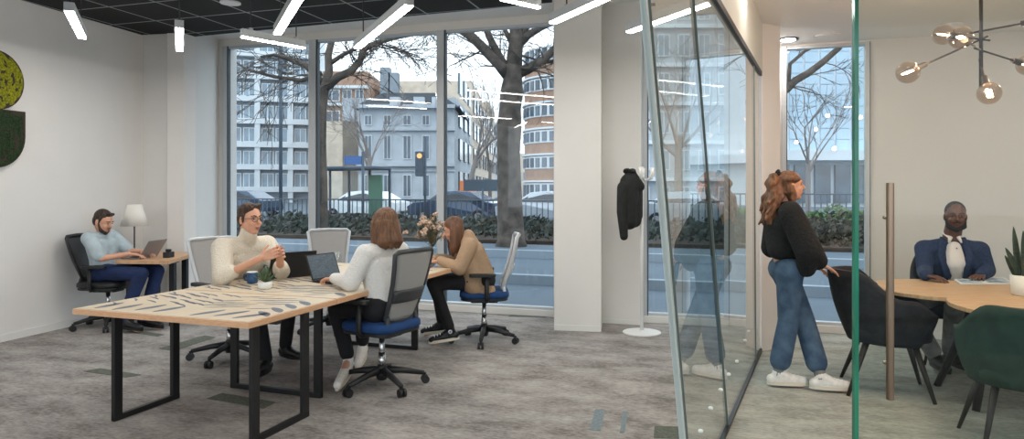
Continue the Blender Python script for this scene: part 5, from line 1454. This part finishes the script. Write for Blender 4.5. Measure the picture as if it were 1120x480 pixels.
for i in range(16):      # locks in front of the ear falling on the collar
    o = r*rnd.uniform(.045, .085)*rnd.choice((-1, 1))+fw*rnd.uniform(-.04, .0); L = rnd.uniform(.14, .25); w = rnd.uniform(0, 6); p0 = c-u*.01+o
    S.append(([p0]+[p0-u*L*q+fw*.03*q+(r*math.sin(w+q*9)+fw*math.cos(w+q*9))*.012 for q in (.25, .5, .75, 1)], [.016, .015, .014, .012, .007]))
for i in range(20):
    p0 = c+u*.075-fw*.085; w = rnd.uniform(0, 6); L = rnd.uniform(.14, .26)
    S.append(([p0, p0-fw*.04+r*rnd.uniform(-.03, .03)]+[p0-fw*(.05+.02*math.sin(w+q*7))-u*L*q+r*rnd.uniform(-.05, .05) for q in (.3, .6, 1)], [.02, .022, .022, .02, .009]))
strands(P5, 'hair', 'hairc', S, extra=[(c+u*.035-fw*.018, (.080, .090, .080), R)], vox=.008, sm=1)
b = MB()
for i in range(12):
    a = i*2*PI/12; b.ell(c+u*.085-fw*.092+(r*math.cos(a)+(u+fw*.4).normalized()*math.sin(a))*.026, .014, None, 8, 6)
b.build('scrunchie', M['blackknit'], P5, world=True, smooth=True)
shoe(P5, J['ar'], J['tr']); shoe(P5, J['al'], J['tl'])

# ---- man in the blue suit
f = V(-.30, -.95, 0); R_ = right_of(f)
J = dict(pelvis=V(3.76, 5.80, .60), chest=V(3.70, 5.70, .86), neck=V(3.68, 5.66, 1.07))
J['sr'] = V(3.69, 5.68, .965)+R_*.20; J['sl'] = V(3.69, 5.68, .965)-R_*.20
J['hr'] = J['pelvis']+R_*.09-V(0, 0, .02); J['hl'] = J['pelvis']-R_*.09-V(0, 0, .02)
J['kr'] = V(3.16, 5.42, .53); J['kl'] = V(3.52, 5.38, .54); J['ar'] = V(3.44, 5.50, .12); J['al'] = V(3.60, 5.56, .12)
J['tr'] = J['ar']+V(-.02, -.17, -.085); J['tl'] = J['al']+V(.03, -.17, -.085)
J['er'] = V(3.43, 5.62, .79); J['wr'] = V(3.30, 5.40, .785); J['el'] = V(3.92, 5.58, .80); J['wl'] = V(3.76, 5.42, .785)
hd = dict(c=at(1045, 236, 5.60), f=(-.42, -.88, -.06), s=1.02, nr=.062)
P6, H = body_of(J, 'skind', 'bearded man in a blue suit jacket and white shirt seated behind the meeting table',
    [dict(w=J['wr'], d=(.35, -.6, -.05), pn=(0, 0, -1), thumb=(.8, .4, 0), curl=.3), dict(w=J['wl'], d=(-.5, -.5, -.05), pn=(0, 0, -1), thumb=(-.7, .6, 0), curl=.3)], hd)
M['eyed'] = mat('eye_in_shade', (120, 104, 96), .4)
face(P6, H, 'hairk', 'lipd', ew='eyed')
c, r, fw, u, R, s = H
ff = f.normalized()
tj = torso(J, .145, .14, .145, .078, .064)+sleeve([J['sr'], J['er'], J['wr']], [.076, .062, .046])+sleeve([J['sl'], J['el'], J['wl']], [.076, .062, .046])
garment(P6, 'suit_jacket', 'suit', tj)
# white shirt showing between the lapels
b = MB(); cc_ = J['chest']
b.cap(J['neck']+ff*.05-V(0, 0, .085), .055, cc_+ff*.092, .084); b.cap(cc_+ff*.092, .084, J['pelvis']+ff*.155+V(0, 0, .10), .06)
sh = b.build('shirt', M['shirtw'], P6, world=True, remesh=.008, sm=3)
b = MB(); ncl = J['neck']+V(0, 0, .01)
for k in (-1, 1):
    b.tube([ncl-ff*.05+R_*k*.03+V(0, 0, .03), ncl+R_*k*.062+V(0, 0, .025), ncl+ff*.07+R_*k*.03-V(0, 0, .01), ncl+ff*.088+R_*k*.045-V(0, 0, .05)], [.014, .016, .018, .008], 8, flat=.6)
q = b.build('shirt_collar', M['shirtw'], P6, world=True, smooth=True)
b = MB()
for i in range(5):
    t_ = .15+i*.17; p = (J['neck']+ff*.045-V(0, 0, .035))*(1-t_)+(J['pelvis']+ff*.155+V(0, 0, .10))*t_
    b.ell(p+ff*(.060+.02*math.sin(PI*t_)), (.006, .006, .006), None, 8, 6)
b.build('shirt_buttons', M['plastic'], P6, world=True)
for k in (-1, 1):
    b = MB(); p = [J['neck']+R_*k*.075+ff*.02+V(0, 0, .0), J['chest']+R_*k*.10+ff*.122+V(0, 0, .06), J['chest']+R_*k*.070+ff*.150-V(0, 0, .10), J['pelvis']+ff*.17+R_*k*.03+V(0, 0, .12)]
    b.tube(p, [.022, .036, .03, .008], 8, flat=.35); b.build('lapel', M['suit'], P6, world=True, smooth=True)
garment(P6, 'trousers', 'trousg', trousers(J, .09, .074, .066, .115, .10))
strands(P6, 'hair', 'hairk', [], extra=[(c+u*.036-fw*.018, (.0775*s, .0935*s, .084*s), R)], vox=.006)
strands(P6, 'beard', 'hairk', [([c+r*k*.064*s+fw*.012*s-u*.03*s, c+r*k*.052*s+fw*.045*s-u*.082*s, c+fw*.068*s-u*.106*s], [.012, .022, .025]) for k in (-1, 1)]+[([c-r*.024*s+fw*.094*s-u*.046*s, c+fw*.1*s-u*.043*s, c+r*.024*s+fw*.094*s-u*.046*s], .006)], vox=.005)
for a, t_ in (('ar', 'tr'), ('al', 'tl')): shoe(P6, J[a], J[t_], 'shoek', 'shoek', low=True)
